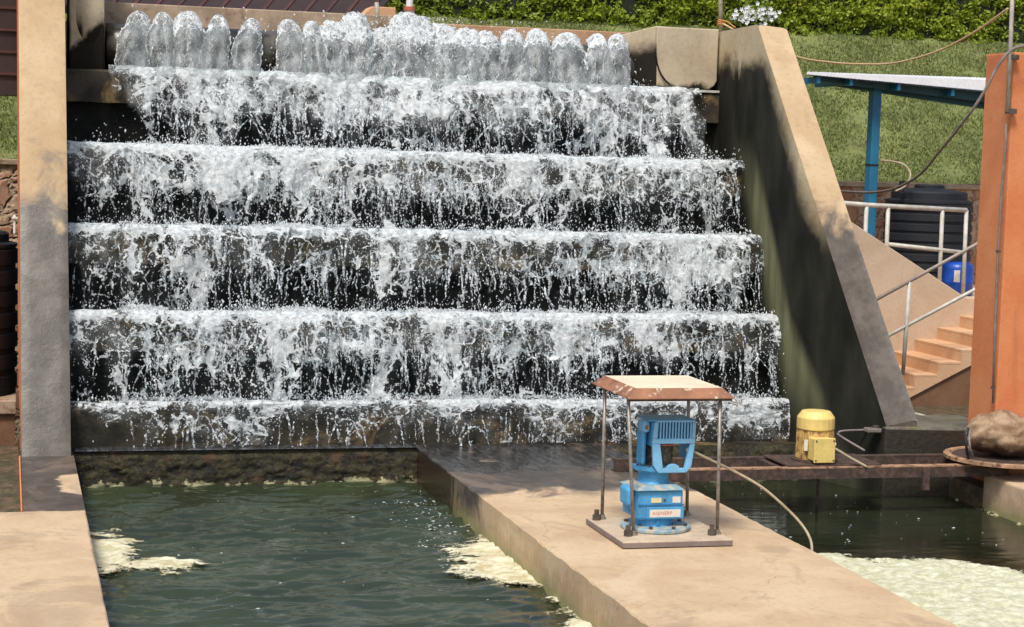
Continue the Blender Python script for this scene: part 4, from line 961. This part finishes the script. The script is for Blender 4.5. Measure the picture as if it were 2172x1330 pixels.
tk = tank('water_tank', 11.62, 22.4, .57, .9, 2.06, 'black ribbed water tank behind the cream railing')
q = P(1913, 385, y=22.1); MB().tube([(q[0], 22.1, 2.18), (q[0], 22.1, 2.34)], .035, 12).build('outlet', 'black_tank', tk)
tl = tank('water_tank', -.54, 20.6, .66, -.12, 1.42, 'black ribbed water tank left of the left wall', 7)
pl = thing('tank_plinth', (-.5, 20.6, -.5), 'brown concrete plinth under the left tank', 'plinth')
MB().box(-1.3, .11, 19.85, 21.3, -.27, -.13).build('slab', 'fascia', pl, bevel=.01)
MB().box(-1.25, .10, 19.9, 21.3, -1.5, -.271).build('base', 'stair_under', pl)
tp = thing('tap', (.05, 20.0, 1.5), 'small white valve fitting above the left tank', 'valve')
q = P(31, 470, y=20.2); MB().tube([(q[0], 20.2, q[2] - .12), (q[0], 20.2, q[2] + .07)], .014, 8).build('stem', 'white', tp)
MB().box(q[0] - .03, q[0] + .03, 20.17, 20.23, q[2] + .03, q[2] + .05).build('handle', 'white', tp)
# blue drum
q = P(2030, 585, y=21.75); dx = float(q[0]) + .03
dr = thing('plastic_drum', (dx, 21.8, .9), 'blue plastic drum with a white label at the foot of the tank', 'drum')
MB().lathe(dx, 21.8, [(.18, .9), (.2, .92), (.2, 1.05), (.205, 1.06), (.205, 1.08), (.2, 1.09), (.2, 1.24), (.19, 1.29), (.13, 1.33), (.12, 1.33)], 36).build('body', 'drum', dr, True)
MB().lathe(dx - .06, 21.8, [(.04, 1.32), (.04, 1.36)], 16).build('cap', 'black', dr)
m = MB(); vs = []
for i in range(9):
    an = -PI * .72 + i * .045; 
    for zz in (1.08, 1.23): vs.append((dx + .208 * math.cos(an), 21.8 + .208 * math.sin(an), zz))
mesh_np('label', np.array(vs), grid_faces(2, 9), 'label', dr)

# ------------------------------------------------------------------ orange pillar
py0 = 14.27; cnr = P(2110, 905, y=py0); px = float(cnr[0]); 
pil = thing('pillar', (px + .3, py0 + .25, 0), 'tall orange rendered pillar at the right edge', 'pillar')
zt = float(P(2140, 110, y=py0)[2])
MB().box(px, px + .85, py0, py0 + .47, -.13, zt).build('shaft', 'orange', pil, bevel=.012)
cd = thing('conduit', (px, py0, .5), 'thin dark conduit running down the pillar corner', 'conduit')
MB().tube(Pl([(2134, 262), (2133, 300), (2125, 390), (2117, 530), (2110, 700), (2106, 855)], py0 - .02), .009, 8).build('pipe', 'cable', cd, True)
for u, v in ((2118, 533), (2107, 822)): 
    q = P(u, v, y=py0 - .02); MB().box(q[0] - .016, q[0] + .016, py0 - .032, py0 - .003, q[2] - .01, q[2] + .01).build('clip', 'bolt', cd)
lp = thing('mast', (px, py0 - .03, 3.0), 'thin weathered mast fixed to the pillar top', 'mast')
MB().tube(Pl([(2149, -60), (2143, 112), (2137, 238)], py0 - .045), .018, 12).build('tube', 'pole', lp, True)
for u, v in ((2147, 122), (2142, 236)):
    q = P(u, v, y=py0 - .02); MB().box(q[0] - .035, q[0] + .04, py0 - .066, py0 - .004, q[2] - .02, q[2] + .02).build('bracket', 'bolt', lp)
# rope and cable
def smooth_path(pts, n=10):
    P_ = [np.array(q) for q in pts]; out = []
    for i in range(len(P_) - 1):
        p0, p1, p2, p3 = P_[max(i - 1, 0)], P_[i], P_[i + 1], P_[min(i + 2, len(P_) - 1)]
        for k in range(n):
            t = k / n; out.append(.5 * ((2 * p1) + (-p0 + p2) * t + (2 * p0 - 5 * p1 + 4 * p2 - p3) * t * t + (-p0 + 3 * p1 - 3 * p2 + p3) * t ** 3))
    out.append(P_[-1]); return out
trk = [(1533, 50), (1600, 85), (1690, 120), (1760, 132), (1830, 136), (1900, 133), (1990, 108), (2070, 66), (2138, 18)]
tag(MB().tube(smooth_path([P(u, v, y=18.3 + (14.2 - 18.3) * (u - 1533) / (2138 - 1533)) for u, v in trk]), .0095, 8).build('rope', 'rope', None, True), 'tan rope sagging from the wall post to the mast', 'rope')
trk = [(1762, 402, 19), (1790, 406, 18.5), (1850, 408, 17.5), (1900, 399, 16.8), (1950, 371, 16), (1990, 325, 15.2), (2030, 276, 14.6), (2062, 234, 14.3), (2090, 190, 14.2), (2118, 138, 14.15), (2143, 108, 14.12), (2172, 97, 14.1), (2230, 92, 14)]
tag(MB().tube(smooth_path([P(u, v, y=y) for u, v, y in trk]), .0125, 8).build('cable', 'cable', None, True), 'thick grey cable sweeping down across the pillar towards the tank', 'cable')
trk = [(1868, 340, 22.2), (1890, 342, 22.2), (1915, 348, 22.1), (1929, 362, 22), (1930, 378, 21.9), (1918, 396, 21.8), (1900, 405, 21.7)]
tag(MB().tube(smooth_path([P(u, v, y=y) for u, v, y in trk]), .012, 8).build('hose', 'cable_tan', None, True), 'thin pale hose looping beside the blue shelter post', 'hose')
# post on the right block, posts near the jets
ps = thing('wall_post', (7.16, 18.6, 3.8), 'thin weathered post with orange rope tied round it on the right block', 'post')
MB().tube(Pl([(1528, -60), (1529, 62)], 18.55), .024, 12).build('stake', 'pole', ps, True)
m = MB()
for dv in (44, 48, 52): 
    c = P(1529, dv, y=18.55); m.tube([(c[0] + .032 * math.cos(a), 18.55 + .032 * math.sin(a), c[2] + .006 * math.sin(a * 2)) for a in np.linspace(0, 2 * PI, 14)], .007, 6)
m.tube(smooth_path([P(1533, 44, y=18.5), P(1543, 46, y=18.45), P(1552, 53, y=18.42), P(1560, 58, y=18.4)]), .007, 6); m.build('rope_tie', 'orange_rope', ps, True)
ps = thing('wall_post', (3.54, 19.3, 3.7), 'short pale stake standing behind the frothy middle jets', 'post')
MB().tube(Pl([(799, 5), (802, 62)], 19.2), .022, 12).build('stake', 'pole', ps, True)
cb = thing('concrete_block', (3.75, 19.4, 3.7), 'small tan concrete block behind the stake', 'block')
q0 = P(775, 45, y=19.35); q1 = P(840, 16, y=19.35)
MB().prism([(q0[0] - .02, 19.35, 3.6), (q1[0], 19.35, 3.6), (q1[0], 19.35, q1[2]), (q0[0] + .06, 19.35, q1[2]), (q0[0] - .03, 19.35, q1[2] - .09)], (0, .3, 0)).build('block', 'stair', cb, bevel=.01)
vp = thing('valve_stand', (3.9, 18.9, 3.7), 'red and white banded valve stem behind the tallest froth', 'valve stem')
a = P(868, 40, y=18.8); 
for j, (mat, z0, z1, r) in enumerate((('white', .0, .05, .05), ('red', .05, .085, .06), ('white', .085, .12, .05), ('red', .12, .16, .06), ('white', .16, .30, .035))):
    MB().lathe(a[0], 18.8, [(r, a[2] - .04 + z0), (r, a[2] - .04 + z1)], 16).build('collar' if mat == 'white' else 'flange', mat, vp)

# maroon building behind left
mb = thing('shed', (2.2, 21, 3.6), 'dark maroon corrugated shed roof behind the jets', 'shed')
E0 = np.array(P(200, 20, y=20.5)); E1 = np.array(P(792, 41, y=20.5)); dv = np.array([.33, .5, .35]) * 2.6
m = MB(); nr = 26
m.prism([E0 - (E1 - E0) * .9, E1, E1 + dv, E0 - (E1 - E0) * .9 + dv], (0, .03, -.03)); m.build('roof', 'maroon', mb)
m = MB()
for i in range(-10, nr):
    a = E0 + (E1 - E0) * (i + .5) / 13
    if i > 12: break
    m.hexa([a + (-.02, -.02, .0), a + (.02, -.02, .0), a + (.02, .0, -.02), a + (-.02, .0, -.02)], [a + dv + (-.02, -.02, .0), a + dv + (.02, -.02, .0), a + dv + (.02, .0, -.02), a + dv + (-.02, .0, -.02)])
m.build('roof_ribs', 'maroon_trim', mb)
MB().prism([E0 - (E1 - E0) * .9 + (0, -.02, -.05), E1 + (0, -.02, -.05), E1 + (0, -.02, .012), E0 - (E1 - E0) * .9 + (0, -.02, .012)], (0, .018, 0)).build('gutter', 'maroon_trim', mb)
MB().box(.62, 3.75, 20.6, 22.8, -.2, 3.86).build('wall', 'maroon', mb)
# left canopy wall with horizontal seams
mc = thing('metal_cladding', (-1, 20.3, 3.0), 'dark maroon sheet cladding with horizontal seams at the top left corner', 'cladding')
m = MB(); zb_ = float(P(20, 203, y=20.3)[2]); 
for i in range(9):
    z0 = zb_ + i * .225; m.box(-4, .118, 20.28 - .012 * (i % 2), 20.5, z0, z0 + .219)
m.build('panel', 'maroon', mc, bevel=.006)
m = MB()
for i in range(1, 9): m.box(-4, .115, 20.25, 20.279, zb_ + i * .225 - .016, zb_ + i * .225 + .012)
m.build('seam', 'maroon_trim', mc)

# ------------------------------------------------------------------ rusty beams with motor
bm = thing('beam_frame', (6.4, 14.2, 0), 'rusty steel channel frame spanning the right pond', 'steel frame')
yf, yk = 13.96, 14.47
def channel(y, x0, x1, name, face=-1):
    o = MB()
    o.box(x0, x1, y, y + .012, .003, .088)
    g_ = o.build(name, 'rust', bm)
    MB().box(x0, x1, y - .002, y + .075, .089, .1).build('flange', 'rust_bright' if face < 0 else 'rust', g_)
    MB().box(x0, x1, y + .013, y + .075, .003, .012).build('flange', 'rust', g_)
channel(yf, 4.90, 8.1, 'front_channel'); channel(yk, 4.80, 8.1, 'back_channel', 1)
for x in (4.98, 6.05, 6.95, 7.9):
    MB().box(x, x + .05, yf + .076, yk - .001, .02, .09).build('cross_piece', 'rust', bm)
MB().box(6.12, 6.95, yf + .03, yk + .05, .102, .112).build('mounting_plate', 'rust', bm)
MB().box(7.30, 7.36, yf - .03, yf - .004, -.10, .09).build('hanger', 'rust', bm)
ym = thing('yellow_motor', (6.46, 14.22, .112), 'upright yellow electric motor with terminal box on the rusty frame', 'motor')
mx, my = 6.46, 14.24
MB().lathe(mx, my, [(.19, .114), (.19, .128)], 32).build('flange', 'rust', ym)
body = MB().lathe(mx, my, [(.145, .128), (.145, .37)], 32).build('body', 'yellow_worn', ym)
for k in range(36):
    an = 2 * PI * k / 36
    if abs(((an + PI / 2 + .15 + PI) % (2 * PI)) - PI) < .45: continue
    c_, s_ = math.cos(an), math.sin(an)
    MB().hexa([(mx + .14 * c_ - .003 * s_, my + .14 * s_ + .003 * c_, .135), (mx + .14 * c_ + .003 * s_, my + .14 * s_ - .003 * c_, .135), (mx + .155 * c_ + .003 * s_, my + .155 * s_ - .003 * c_, .135), (mx + .155 * c_ - .003 * s_, my + .155 * s_ + .003 * c_, .135)],
              [(mx + .14 * c_ - .003 * s_, my + .14 * s_ + .003 * c_, .368), (mx + .14 * c_ + .003 * s_, my + .14 * s_ - .003 * c_, .368), (mx + .155 * c_ + .003 * s_, my + .155 * s_ - .003 * c_, .368), (mx + .155 * c_ - .003 * s_, my + .155 * s_ + .003 * c_, .368)]).build('fin', 'yellow_worn', ym)
MB().lathe(mx, my, [(.150, .372), (.156, .376), (.156, .47), (.118, .522), (.05, .53)], 20, rot=PI / 12).build('fan_cover', 'yellow', ym, bevel=.006)
tb = MB().box(mx - .108, mx + .062, my - .235, my - .10, .135, .325).build('terminal_box', 'yellow', ym, bevel=.012)
MB().box(mx - .115, mx + .069, my - .252, my - .236, .128, .332).build('lid', 'yellow', tb, bevel=.006)
for ax in (-.10, .054):
    for az in (.15, .31): MB().tube([(mx + ax, my - .252, az), (mx + ax, my - .258, az)], .007, 8).build('screw', 'bolt', tb)
MB().tube([(mx + .063, my - .18, .27), (mx + .10, my - .18, .27)], .017, 10).build('gland', 'white', tb)
MB().box(mx - .145, mx - .115, my - .125, my - .112, .21, .30, rz=-.8).build('nameplate', 'label', ym)
MB().tube([(mx - .02, my - .14, .1), (mx - .02, my - .14, -.33)], .012, 10).build('shaft', 'rust', ym, True)
tag(MB().tube(smooth_path([P(1768, 950, y=14.02), P(1782, 958, y=14.0), P(1805, 972, y=13.98), P(1838, 990, y=13.95)]), .011, 8).build('cable', 'cable_tan', None, True), 'short tan cable from the yellow motor down to the rusty beam', 'cable')
tag(MB().tube(smooth_path([P(1778, 918, y=15.0), P(1790, 914, y=15.0), P(1838, 912, y=15.0)] ), .010, 8).build('cable', 'cable', None, True), 'dark cable hanging beside the wall foot behind the yellow motor', 'cable')
tag(MB().tube(smooth_path([P(1776, 920, y=15.0), P(1790, 930, y=14.9), P(1834, 956, y=14.7)]), .010, 8).build('cable', 'cable', None, True), 'dark cable sloping down to the back rusty beam', 'cable')
cl_ = thing('cable_clamp', (7.3, 14.9, .2), 'weathered clamp at the end of the dark cable', 'clamp')
q = P(1852, 912, y=14.85); MB().box(q[0] - .07, q[0] + .06, 14.8, 14.9, q[2] - .02, q[2] + .02).build('body', 'steel', cl_, bevel=.01); MB().lathe(q[0] + .02, 14.84, [(.03, q[2] + .02), (.03, q[2] + .04)], 12).build('bolt', 'bolt', cl_)
tag(MB().tube(smooth_path([P(1935, 876, y=17), P(1965, 884, y=16.9), P(1992, 897, y=16.8)]), .014, 8).build('hose', 'rail', None, True), 'pale pipe lying on the ground between right wall and stairs', 'pipe')

# boulder on steel disc
dc = thing('steel_disc', (8.15, 14.1, .12), 'large rusty steel disc lying on the beam ends under the boulder', 'disc')
MB().lathe(8.15, 14.1, [(.50, .118), (.52, .122), (.52, .15), (.5, .154), (.47, .153), (.46, .14)], 64).build('plate', 'rust_bright', dc)
MB().lathe(8.15, 14.1, [(.455, .141), (.45, .145)], 48).build('inset', 'rust', dc)
vs = []; nu, nv = 64, 40
for j in range(nv + 1):
    ph = PI * j / nv - PI / 2
    for i in range(nu):
        th = 2 * PI * i / nu; d = np.array([math.cos(ph) * math.cos(th), math.cos(ph) * math.sin(th), math.sin(ph)])
        n = float(fbm(np.array(d[0] * 1.6 + d[2] * .9 + 3), np.array(d[1] * 1.6 + d[2] * 1.3), 4)); n2 = float(fbm(np.array(d[0] * 5 + d[2] * 3), np.array(d[1] * 5 + d[2] * 2 + 8), 3))
        r = 1 + .22 * n + .05 * n2
        q = d * r; zz = q[2] * .185 + (.02 if q[0] < .2 else -.03 * (q[0] - .2))
        vs.append((8.10 + q[0] * .335, 14.06 + q[1] * .27, max(.154, .325 + zz)))
fs = [(j * nu + i, j * nu + (i + 1) % nu, (j + 1) * nu + (i + 1) % nu, (j + 1) * nu + i) for j in range(nv) for i in range(nu)]
tag(mesh_np('boulder', np.array(vs), np.array(fs), 'rock', smooth=True), 'rounded brown boulder resting on the steel disc', 'boulder')
wr_ = thing('wire_wrap', (7.78, 14.0, .15), 'dark wire wrapped round the left side of the boulder', 'wire')
MB().tube(smooth_path([P(2054, 972, y=13.92), P(2050, 950, y=13.85), P(2049, 925, y=13.86), P(2053, 908, y=13.9)]), .012, 8).build('strand', 'black', wr_, True)
MB().tube(smooth_path([P(2064, 972, y=13.85), P(2058, 952, y=13.8), P(2056, 930, y=13.82), P(2058, 912, y=13.9)]), .010, 8).build('strand', 'cable', wr_, True)

# ------------------------------------------------------------------ blue motor, base plate, canopy
bx0, bx1, by0, by1 = 3.925, 4.69, 11.585, 12.40
bp = thing('motor_canopy', (4.3, 12, 0), 'rusty cream sheet canopy on four thin rods over a steel base plate', 'canopy')
base = MB().box(bx0, bx1, by0, by1, .006, .048).build('base_plate', 'plate', bp, bevel=.004)
MB().box(bx0 - .003, bx1 + .003, by0 - .003, by1 + .003, .008, .040).build('edge', 'plate_edge', base)
rods = [((1277, 1100), (1283, 830)), ((1344, 1134), (1332, 846)), ((1521, 1132), (1528, 838)), ((1457, 1092), (1461, 815))]
foots = []
for (a, b) in rods:
    q = P(*a, z=.05); tz = .99; tt_ = P(b[0], b[1], y=q[1]); 
    MB().tube([q, (tt_[0], q[1], tz)], .0125, 12).build('rod', 'steel', bp, True); foots.append(q)
for q in foots:
    nb_ = MB().lathe(q[0] - .05, q[1] - .03, [(.03, .048), (.03, .085), (.018, .086), (.018, .12)], 6).build('nut', 'bolt', bp)
    MB().lathe(q[0], q[1], [(.03, .048), (.03, .06), (.02, .062), (.02, .08)], 6).build('nut', 'steel', bp)
# canopy: flat top with sloping skirts
cx0, cx1, cy0, cy1 = 3.97, 4.715, 11.71, 12.52
zt_, ze = 1.042, .982; ins = .07
v = [(cx0, cy0, ze), (cx1, cy0, ze), (cx1, cy1, ze), (cx0, cy1, ze), (cx0 + ins, cy0 + ins * .9, zt_), (cx1 - ins * .9, cy0 + ins * .9, zt_), (cx1 - ins * .9, cy1 - ins, zt_), (cx0 + ins, cy1 - ins, zt_)]
cp = MB().add(v + [(x, y, z - .006) for x, y, z in v], [(4, 5, 6, 7), (15, 14, 13, 12)]).build('roof', 'canopy_top', bp)
MB().add(v + [(x, y, z - .006) for x, y, z in v], [(0, 1, 5, 4), (1, 2, 6, 5), (2, 3, 7, 6), (3, 0, 4, 7), (8, 12, 13, 9), (9, 13, 14, 10), (10, 14, 15, 11), (11, 15, 12, 8), (0, 8, 9, 1), (1, 9, 10, 2), (2, 10, 11, 3), (3, 11, 8, 0)]).build('skirt', 'canopy_edge', cp)
for (xa, xb, ya, yb2) in ((cx0 + .01, cx1 - .01, cy0, cy0 + .012), (cx0 + .01, cx1 - .01, cy1 - .012, cy1)):
    MB().box(xa, xb, ya + .013, yb2 + .013, ze - .022, ze - .002).build('rim', 'rust', cp)

gx, gy = 4.285, 12.06
mt = thing('blue_gear_motor', (gx, gy, .05), 'upright sky blue gear motor standing on the steel plate under the canopy', 'motor')
fl_ = MB().lathe(gx + .01, gy - .05, [(.235, .05), (.24, .056), (.24, .073), (.235, .078)], 48).build('mounting_flange', 'dusty_blue', mt)
for k in range(8):
    an = 2 * PI * k / 8 + .3; MB().lathe(gx + .01 + .205 * math.cos(an), gy - .05 + .205 * math.sin(an), [(.014, .078), (.014, .094)], 6).build('bolt', 'bolt', mt)
MB().lathe(gx, gy, [(.15, .078), (.14, .12), (.15, .13)], 32).build('foot_ring', 'blue', mt)
for an in (-2.5, -1.6, -.7, .4): 
    MB().tube([(gx + .13 * math.cos(an), gy + .13 * math.sin(an), .078), (gx + .13 * math.cos(an), gy + .13 * math.sin(an), .13)], .024, 12).build('boss', 'blue', mt, True)
gb = MB().box(gx - .165, gx + .165, gy - .165, gy + .165, .125, .330).build('gearbox', 'blue', mt, bevel=.02)
# split line groove, raised flanges
MB().box(gx - .155, gx + .169, gy - .172, gy - .160, .226, .233).build('joint', 'blue_dark', gb)
MB().box(gx - .10, gx + .168, gy - .174, gy - .166, .135, .216).build('cover', 'blue', gb, bevel=.004)
MB().hexa([(gx - .19, gy - .19, .331), (gx + .17, gy - .19, .331), (gx + .17, gy + .17, .331), (gx - .19, gy + .17, .331)], [(gx - .11, gy - .12, .36), (gx + .13, gy - .12, .36), (gx + .13, gy + .12, .36), (gx - .11, gy + .12, .36)]).build('sloped_lid', 'dusty_blue', gb, bevel=.006)
MB().box(gx - .225, gx - .166, gy - .12, gy + .05, .215, .34).build('side_housing', 'blue', gb, bevel=.02)
MB().tube([(gx - .168, gy - .10, .2), (gx - .20, gy - .10, .2)], .022, 12).build('side_plug', 'blue_dark', gb)
MB().lathe(gx, gy, [(.115, .352), (.104, .37), (.104, .425), (.138, .45), (.145, .452), (.145, .475), (.12, .48)], 36).build('neck', 'blue', mt, False)
for k in range(8):
    an = 2 * PI * k / 8 + .2; MB().lathe(gx + .13 * math.cos(an), gy + .13 * math.sin(an), [(.009, .476), (.009, .49)], 6).build('neck_bolt', 'bolt', mt)
MB().lathe(gx + .03, gy + .0, [(.09, .478), (.10, .52), (.10, .78), (.08, .795)], 28).build('motor_core', 'core', mt)
ck = MB().box(gx - .122, gx - .088, gy - .09, gy + .03, .49, .79).build('side_panel', 'blue', mt, bevel=.02)
MB().box(gx - .126, gx - .075, gy - .12, gy + .0, .715, .797).build('corner_cap', 'blue_light', ck, bevel=.02)
MB().tube([(gx - .10, gy - .121, .755), (gx - .10, gy - .128, .755)], .014, 12).build('bolt', 'rust_bright', ck)
# cowl (front cover) in front of the core
cw = thing('x', (0, 0, 0), '', '') if False else None
fy = gy - .16; xL, xR2 = gx - .07, gx + .235; z0_, z1_ = .445, .80
def plate(poly, name, mat, dep=.03, y=fy, par=mt, bev=.004):
    return MB().prism([(x, y, z) for x, z in poly], (0, dep, 0)).build(name, mat, par, bevel=bev)
zc = .645
cowl = plate([(xL, zc), (xR2, zc), (xR2, zc + .035), (xL, zc + .035)], 'cowl', 'blue_light')
plate([(xL, zc + .036), (xL + .035, zc + .036), (xL + .04, z1_ - .01), (xL + .012, z1_ - .01)], 'frame', 'blue_light', par=cowl)
plate([(xR2 - .025, zc + .036), (xR2, zc + .036), (xR2 + .003, z1_ - .01), (xR2 - .022, z1_ - .01)], 'frame', 'blue_light', par=cowl)
plate([(xL + .012, z1_ - .009), (xR2 + .003, z1_ - .009), (xR2 - .01, z1_ + .004), (xL + .03, z1_ + .004)], 'frame', 'blue_light', par=cowl)
plate([(xL + .036, zc + .03), (xR2 - .02, zc + .03), (xR2 - .02, z1_ - .008), (xL + .036, z1_ - .008)], 'grille_back', 'blue_dark', .006, fy + .022, cowl, 0)
for k in range(11):
    x = xL + .050 + k * (xR2 - .03 - xL - .05) / 10.4; MB().box(x, x + .009, fy - .001, fy + .02, zc + .034, z1_ - .008).build('grille_bar', 'blue_light', cowl)
plate([(xL, zc - .001), (xL + .055, zc - .001), (xL + .082, z0_ + .03), (xL + .05, z0_), (xL + .012, z0_ + .05)], 'leg', 'blue_light', par=cowl)
plate([(xR2 - .034, zc - .001), (xR2, zc - .001), (xR2 - .02, z0_ + .045), (xR2 - .055, z0_), (xR2 - .07, z0_ + .03)], 'leg', 'blue_light', par=cowl)
ar = [(xL + .051, z0_ + .001), (xR2 - .056, z0_ + .001), (xR2 - .071, z0_ + .031)] + [(gx + .085 + .045 * math.cos(a), z0_ + .031 + .03 * math.sin(a)) for a in np.linspace(0, PI, 9)] + [(xL + .083, z0_ + .031)]
plate(ar, 'lower_lip', 'blue_light', par=cowl)
# returns of the cowl towards the back
MB().prism([(xR2 - .012, fy + .03, zc - .13), (xR2, fy + .03, zc - .08), (xR2, fy + .03, z1_ - .005), (xR2 - .012, fy + .03, z1_ - .005)], (0, .24, 0)).build('cowl_side', 'blue', cowl)
MB().box(xL, xL + .012, fy + .03, fy + .17, zc - .02, z1_ - .01).build('cowl_side', 'blue', cowl)
MB().box(gx - .10, xR2, fy + .01, gy + .09, z1_ - .004, z1_ + .008).build('cowl_top', 'blue', cowl, bevel=.004)
MB().tube([(gx + .09, fy + .02, zc - .012), (gx + .0, fy + .02, zc - .012)], .005, 6).build('red_wire', 'red', cowl)
# labels and lettering
fyl = gy - .1672
MB().box(gx - .068, gx + .005, fyl - .0015, fyl + .001, .245, .278).build('label_plate', 'label_yellow', gb)
MB().box(gx + .085, gx + .142, fyl - .0015, fyl + .001, .243, .285).build('label_plate', 'label', gb)
MB().tube([(gx + .03, gy - .166, .262), (gx + .03, gy - .171, .262)], .008, 10).build('screw', 'bolt', gb)
sg = MB().box(gx - .078, gx + .142, gy - .1765, gy - .1742, .147, .199).build('name_sign', 'label', gb)
def text(body, x, y, z, size, mat, par, ex=.0004):
    cu = bpy.data.curves.new('lettering', 'FONT'); cu.body = body; cu.size = size; cu.extrude = ex; cu.align_x = 'CENTER'; cu.align_y = 'CENTER'; cu.space_character = 1.05
    to = bpy.data.objects.new('lettering', cu); C.objects.link(to); bpy.context.view_layer.update()
    me = bpy.data.meshes.new_from_object(to); bpy.data.objects.remove(to)
    o = bpy.data.objects.new('lettering', me); C.objects.link(o); me.materials.clear(); me.materials.append(MAT[mat])
    o.parent = par; o.rotation_euler = (PI / 2, 0, 0); o.location = Vector((x, y, z)) - wloc(par); return o
text('ASENERP', gx + .012, gy - .1772, .173, .034, 'redink', sg)
tag(MB().tube(smooth_path([P(1466, 955, y=11.95), P(1500, 972, y=11.92), P(1560, 1001, y=11.9), P(1618, 1035, y=11.88), P(1668, 1078, y=11.85), P(1700, 1112, y=11.8), P(1718, 1142, y=11.7), P(1722, 1168, y=11.65), P(1716, 1186, y=11.6)]), .0095, 8).build('cable', 'cable_tan', None, True), 'tan cable arching from the blue motor over the right pond', 'cable')
gln = P(1465, 955, y=11.94)
MB().tube([(gln[0] - .03, 11.94, gln[2] + .004), (gln[0] + .005, 11.94, gln[2])], .013, 10).build('cable_gland', 'white', mt)

# ------------------------------------------------------------------ light
sc = bpy.context.scene
w = bpy.data.worlds.new('World'); sc.world = w; w.use_nodes = True; nt = w.node_tree; nt.nodes.clear()
sky = nt.nodes.new('ShaderNodeTexSky'); sky.sky_type = 'NISHITA'; sky.sun_disc = False
EL, AZ = math.radians(57), math.radians(214)     # azimuth clockwise from +Y (sun behind the camera, to the left)
sky.sun_elevation = EL; sky.sun_rotation = AZ; sky.dust_density = 3.0; sky.ozone_density = 1.0; sky.air_density = 1.0
bg = nt.nodes.new('ShaderNodeBackground'); bg.inputs[1].default_value = .15; ow = nt.nodes.new('ShaderNodeOutputWorld')
nt.links.new(sky.outputs[0], bg.inputs[0]); nt.links.new(bg.outputs[0], ow.inputs[0])
sl_ = bpy.data.lights.new('sun', 'SUN'); sl_.energy = 2.7; sl_.angle = math.radians(12.0); sl_.color = (1, .965, .91)
so_ = bpy.data.objects.new('sun', sl_); C.objects.link(so_)
d = Vector((math.sin(AZ) * math.cos(EL), math.cos(AZ) * math.cos(EL), math.sin(EL)))
so_.rotation_euler = d.to_track_quat('Z', 'Y').to_euler()
sc.view_settings.view_transform = 'Standard'; sc.view_settings.look = 'None'; sc.view_settings.gamma = 1; sc.view_settings.exposure = .2
sc.cycles.transparent_max_bounces = 14; sc.cycles.max_bounces = 7; sc.cycles.diffuse_bounces = 3; sc.cycles.glossy_bounces = 3
sc.cycles.sample_clamp_indirect = 4; sc.cycles.caustics_reflective = False; sc.cycles.caustics_refractive = False
